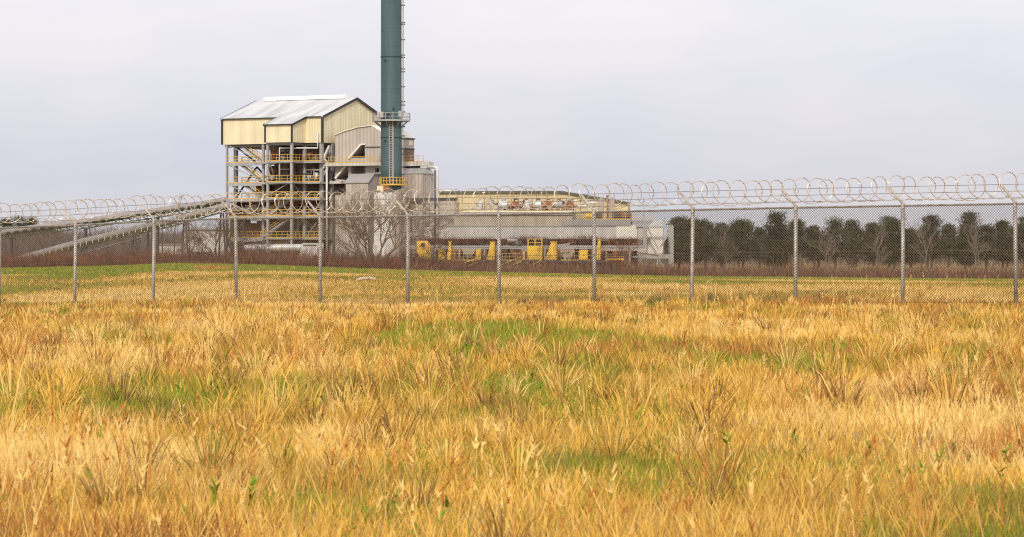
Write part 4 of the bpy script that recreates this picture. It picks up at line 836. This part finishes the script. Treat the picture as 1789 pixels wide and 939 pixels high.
# vines hanging along the foot of the low wing wall
P, T, Wd, MI = [], [], [], []
for i in range(4300):
    x = random.uniform(700, 1135); k = noise.noise((x * .02, 3, 1)); v = -.5 - random.random() * 1.2; top_y = 414.5 - 5 * k + abs(random.gauss(0, 5.0)); p = B.pv(x, top_y, v); p = B.world(*p)
    P.append(tuple(p)); h = random.uniform(.3, 1.3); T.append((random.gauss(0, .35), random.gauss(0, .15), -h if random.random() < .72 else h * .45)); Wd.append(random.uniform(.025, .06)); MI.append(random.choices([0, 1, 2], [5, 4, .6])[0])
tag(blades('hanging_vines', np.array(P), np.array(T), np.array(Wd), [TWIG, TWIG2, TWIG3], np.array(MI), 0), 'red brown dead vines hanging along the low wing wall', 'vines', kind='stuff')
def evergreen(name, px, Y, H, wd, label, seed, n=150, cat='tree', group=None, lo=.18):
    rr_ = np.random.default_rng(seed); x = (px - PX0) / F * Y; g = ground_z(x, Y) - .2; t = thing(name, W, (x, Y, g), label, cat, group)
    MB().tube([(x, Y, g), (x + .2, Y, g + H * .5), (x - .1, Y + .1, g + H * .93)], .3, 7, .07).build('trunk', BARK, t)
    C = []
    while len(C) < n:
        a = rr_.uniform(-1, 1, 3); zc = rr_.uniform(lo, 1); prof = wd * (1 - (max(0, zc - .45) / .6) ** 1.7) * (.55 + .45 * min(1, (zc - lo) / .25)) * rr_.uniform(.25, 1.15) * (1 + .35 * math.sin(zc * 17 + seed) * math.cos(seed * 2.3))
        an = rr_.uniform(0, 6.283); C.append((x + math.cos(an) * prof, Y + math.sin(an) * prof, g + zc * H))
    C = np.array(C); K = 85; cs = .055 * H * rr_.uniform(.6, 1.4, len(C)); Pc = np.repeat(C, K, 0) + rr_.normal(0, 1, (len(C) * K, 3)) * np.repeat(cs, K)[:, None] * np.array([1.15, 1.15, .62])
    Tt = rr_.normal(0, 1, (len(Pc), 3)); Tt /= np.linalg.norm(Tt, axis=1)[:, None]; Tt *= rr_.uniform(.25, .6, len(Pc))[:, None]
    o = blades('crown', Pc - np.array([x, Y, g]), Tt, rr_.uniform(.12, .26, len(Pc)), [LEAF, LEAF2], np.repeat((rr_.random(len(C)) < .15 + .5 * ((seed * 7 % 10) / 10)).astype(int), K), 0, seg=False); o.parent = t; BASE[o] = BASE[t]; return t
evergreen('evergreen_tree', 8, 900, 13.5, 4.6, 'round dark evergreen at the far left above the upper conveyor', 1)
evergreen('evergreen_tree', 33, 930, 14.8, 5.2, 'tallest of the far evergreens left above the conveyor', 2)
evergreen('evergreen_tree', 55, 915, 14.0, 4.4, 'rightmost crown of the far evergreen clump at left', 3)
evergreen('evergreen_tree', 88, 940, 12.6, 4.0, 'low separate far evergreen right of the evergreen clump', 4)
evergreen('evergreen_tree', 1186, 560, 9.8, 2.6, 'dark evergreen beside the steel trestle', 5)
evergreen('evergreen_tree', 1209, 555, 9.6, 3.0, 'dark evergreen just right of the one beside the trestle', 6)
k = 7
for i, px in enumerate(range(1232, 1880, 22)):
    Hh = 8.4 + 5.0 * noise.noise((px * .031, 1, 7)) + (i % 4) * .5; k += 1
    if i % 4 == 1: bare_tree('bare_tree', px + 12, 478, 520 + (i * 29 % 30), 'tall leafless tree among the evergreens in the row right of the plant', [(0, random.uniform(-.1, .1)), (.1, .3, .7)], random.uniform(8, 11.5), 200 + i, BARK2, .14, depth=4, spread=.42, group='leafless trees in the row right of the plant')
    evergreen('evergreen_tree', px + (i % 3) * 7, 540 + (i * 37 % 90), Hh, 2.9 + 2.2 * noise.noise((px * .37, 2, 2)), 'dark evergreen in the long tree row beyond the fence right of the plant', k, n=int(80 + 60 * random.random()), group='tree row right of the plant', lo=.1 + .25 * random.random())
# leafless woods far behind
P, T, Wd, MI = [], [], [], []
for (a0, a1, y0, y1, hh, n) in ((-120, 420, 640, 760, 11, 60000), (380, 1240, 700, 780, 6.4, 9000), (1130, 1900, 620, 740, 7.6, 26000)):
    for i in range(n):
        y = random.uniform(y0, y1); px = random.uniform(a0, a1); x = (px - PX0) / F * y; top = hh * (.82 + .3 * noise.noise((x * .12, y * .08, 2)) + .12 * noise.noise((x * .6, y * .3, 4)))
        zb = -1.8 + random.random() * top * .8; h = random.uniform(.8, 2.6); P.append((x, y, zb)); T.append((random.gauss(0, .7), random.gauss(0, .5), h * .8)); Wd.append(random.uniform(.04, .15)); MI.append(0 if random.random() < .62 else 1)
tag(blades('bare_woodland', np.array(P), np.array(T), np.array(Wd), [WOOD, WOOD2], np.array(MI), 0, seg=False), 'grey brown leafless woods behind the conveyors and plant', 'woodland', kind='stuff')

# ------------------------------------------------------------------ chain link fence with razor wire
def fpost(n): return FEN0[0] + FENR[0] * n, FEN0[1] + FENR[1] * n
def frail(n): return EZ + interp(n, RAIL_N, RAIL_Z)
fx, fy = fpost(4); fe = thing('chain_link_fence', W, (fx, fy, frail(4) - FH), 'grey chain link fence topped with coiled razor wire across the field', 'fence')
fd = Vector((FENR[0], FENR[1], 0)).normalized(); fn = Vector((fd.y, -fd.x, 0))       # fn points to the camera side
arm_v = fd * -.30 + fn * .22 + Vector((0, 0, .46)); N0, N1 = -2, 12
rail = []
for n in range(N0, N1 + 1):
    x, y = fpost(n); z = frail(n); rail.append(Vector((x, y, z)))
    po = MB().tube([(x + random.uniform(-.035, .035), y, z - FH - .3), (x, y, z + .03)], .052, 12).build('post', GALV, fe, smooth=True)
    MB().tube([(x, y, z - .06), (x, y, z + .05), (x, y, z + .075)], .062, 12, .055).build('post_cap', GALV, po)
    c = Vector((x, y, z + .04)); MB().bar(c, c + arm_v, .05, .055).build('barb_arm', GALV, po)
rl = MB(); rl.tube(rail, .031, 10); rl.build('top_rail', GALV, fe, smooth=True)
tw_ = MB(); tw_.tube([p - Vector((0, 0, FH - .08)) for p in rail], .006, 5); tw_.tube([p + fn * .05 - Vector((0, 0, 1.2)) for p in rail], .006, 5); tw_.build('tension_wire', WIRE, fe)
PITCH = .072
for i in range(len(rail) - 1):
    a, b = rail[i] + fn * .052, rail[i+1] + fn * .052; Ls = (b - a).length; H = FH - .05; mb = MB(); dvec = (b - a) / Ls; r_ = .0055
    def pt(s, h, off): q = a + dvec * s; return Vector((q.x, q.y, q.z - H + h + .03)) + fn * off
    cc = -H
    while cc < Ls:
        s0_, h0 = max(cc, 0), max(-cc, 0); s1_ = min(Ls, cc + H); h1 = s1_ - cc
        for sgn in (0, 1):
            if s1_ - s0_ > .02:
                if sgn == 0: p0, p1 = pt(s0_, h0, .004), pt(s1_, h1, .004)
                else: p0, p1 = pt(s0_, H - h0, -.004), pt(s1_, H - h1, -.004)
                mb.tube([p0, p1], r_, 3, cap=False)
        cc += PITCH
    mb.build('chain_link_mesh', WIRE, fe, fix=False)
for f in (.25, .62, 1.0):
    MB().tube([p + Vector((0, 0, .04)) + arm_v * f for p in rail], .007, 5).build('barbed_wire', WIRE, fe)
# razor coil: clipped loops lying in the arms, one length between each pair of posts
RC = .335; pitch = .365
for i in range(len(rail) - 1):
    a, b = rail[i], rail[i+1]; Ls = (b - a).length; nl = round(Ls / pitch); pts = []; bm = MB(); ca = arm_v * .75 + Vector((0, 0, .13)); rl_ = random.Random(100 + i)
    jit = [rl_.uniform(-.13, .13) for _ in range(nl + 2)]; rj = [rl_.uniform(.84, 1.07) for _ in range(nl + 2)]
    NS = 28
    for k in range(nl * NS + 1):
        tt = k / NS; j = int(tt); fr = tt - j; q = 2 * math.pi * tt; jj = jit[j] * (1 - fr) + jit[j+1] * fr; rr2 = RC * (rj[j] * (1 - fr) + rj[j+1] * fr)
        if j == 0: jj *= fr
        s = Ls * tt / nl; p = a.lerp(b, s / Ls) + ca - Vector((0, 0, .045 * math.sin(math.pi * tt / nl)))
        pts.append(p + fd * (.62 * rr2 * math.cos(q) + jj) + fn * rr2 * .95 * math.cos(q) * -1 + Vector((0, 0, rr2 * math.sin(q))))
    bm.tube(pts, .011, 5)
    for k in range(0, len(pts) - 1, 2):      # barbs
        p = pts[k]; d = (pts[k+1] - p).normalized(); o_ = (d.cross(Vector((rl_.gauss(0, 1), rl_.gauss(0, 1), rl_.gauss(0, 1))))).normalized() * .036
        bm.add([p - o_ - d * .012, p - o_ * .2 - d * .02, p + o_ - d * .012, p + o_ * .2 + d * .02], [(0, 1, 2, 3)])
    bm.build('razor_coil', RAZOR, fe, fix=False)
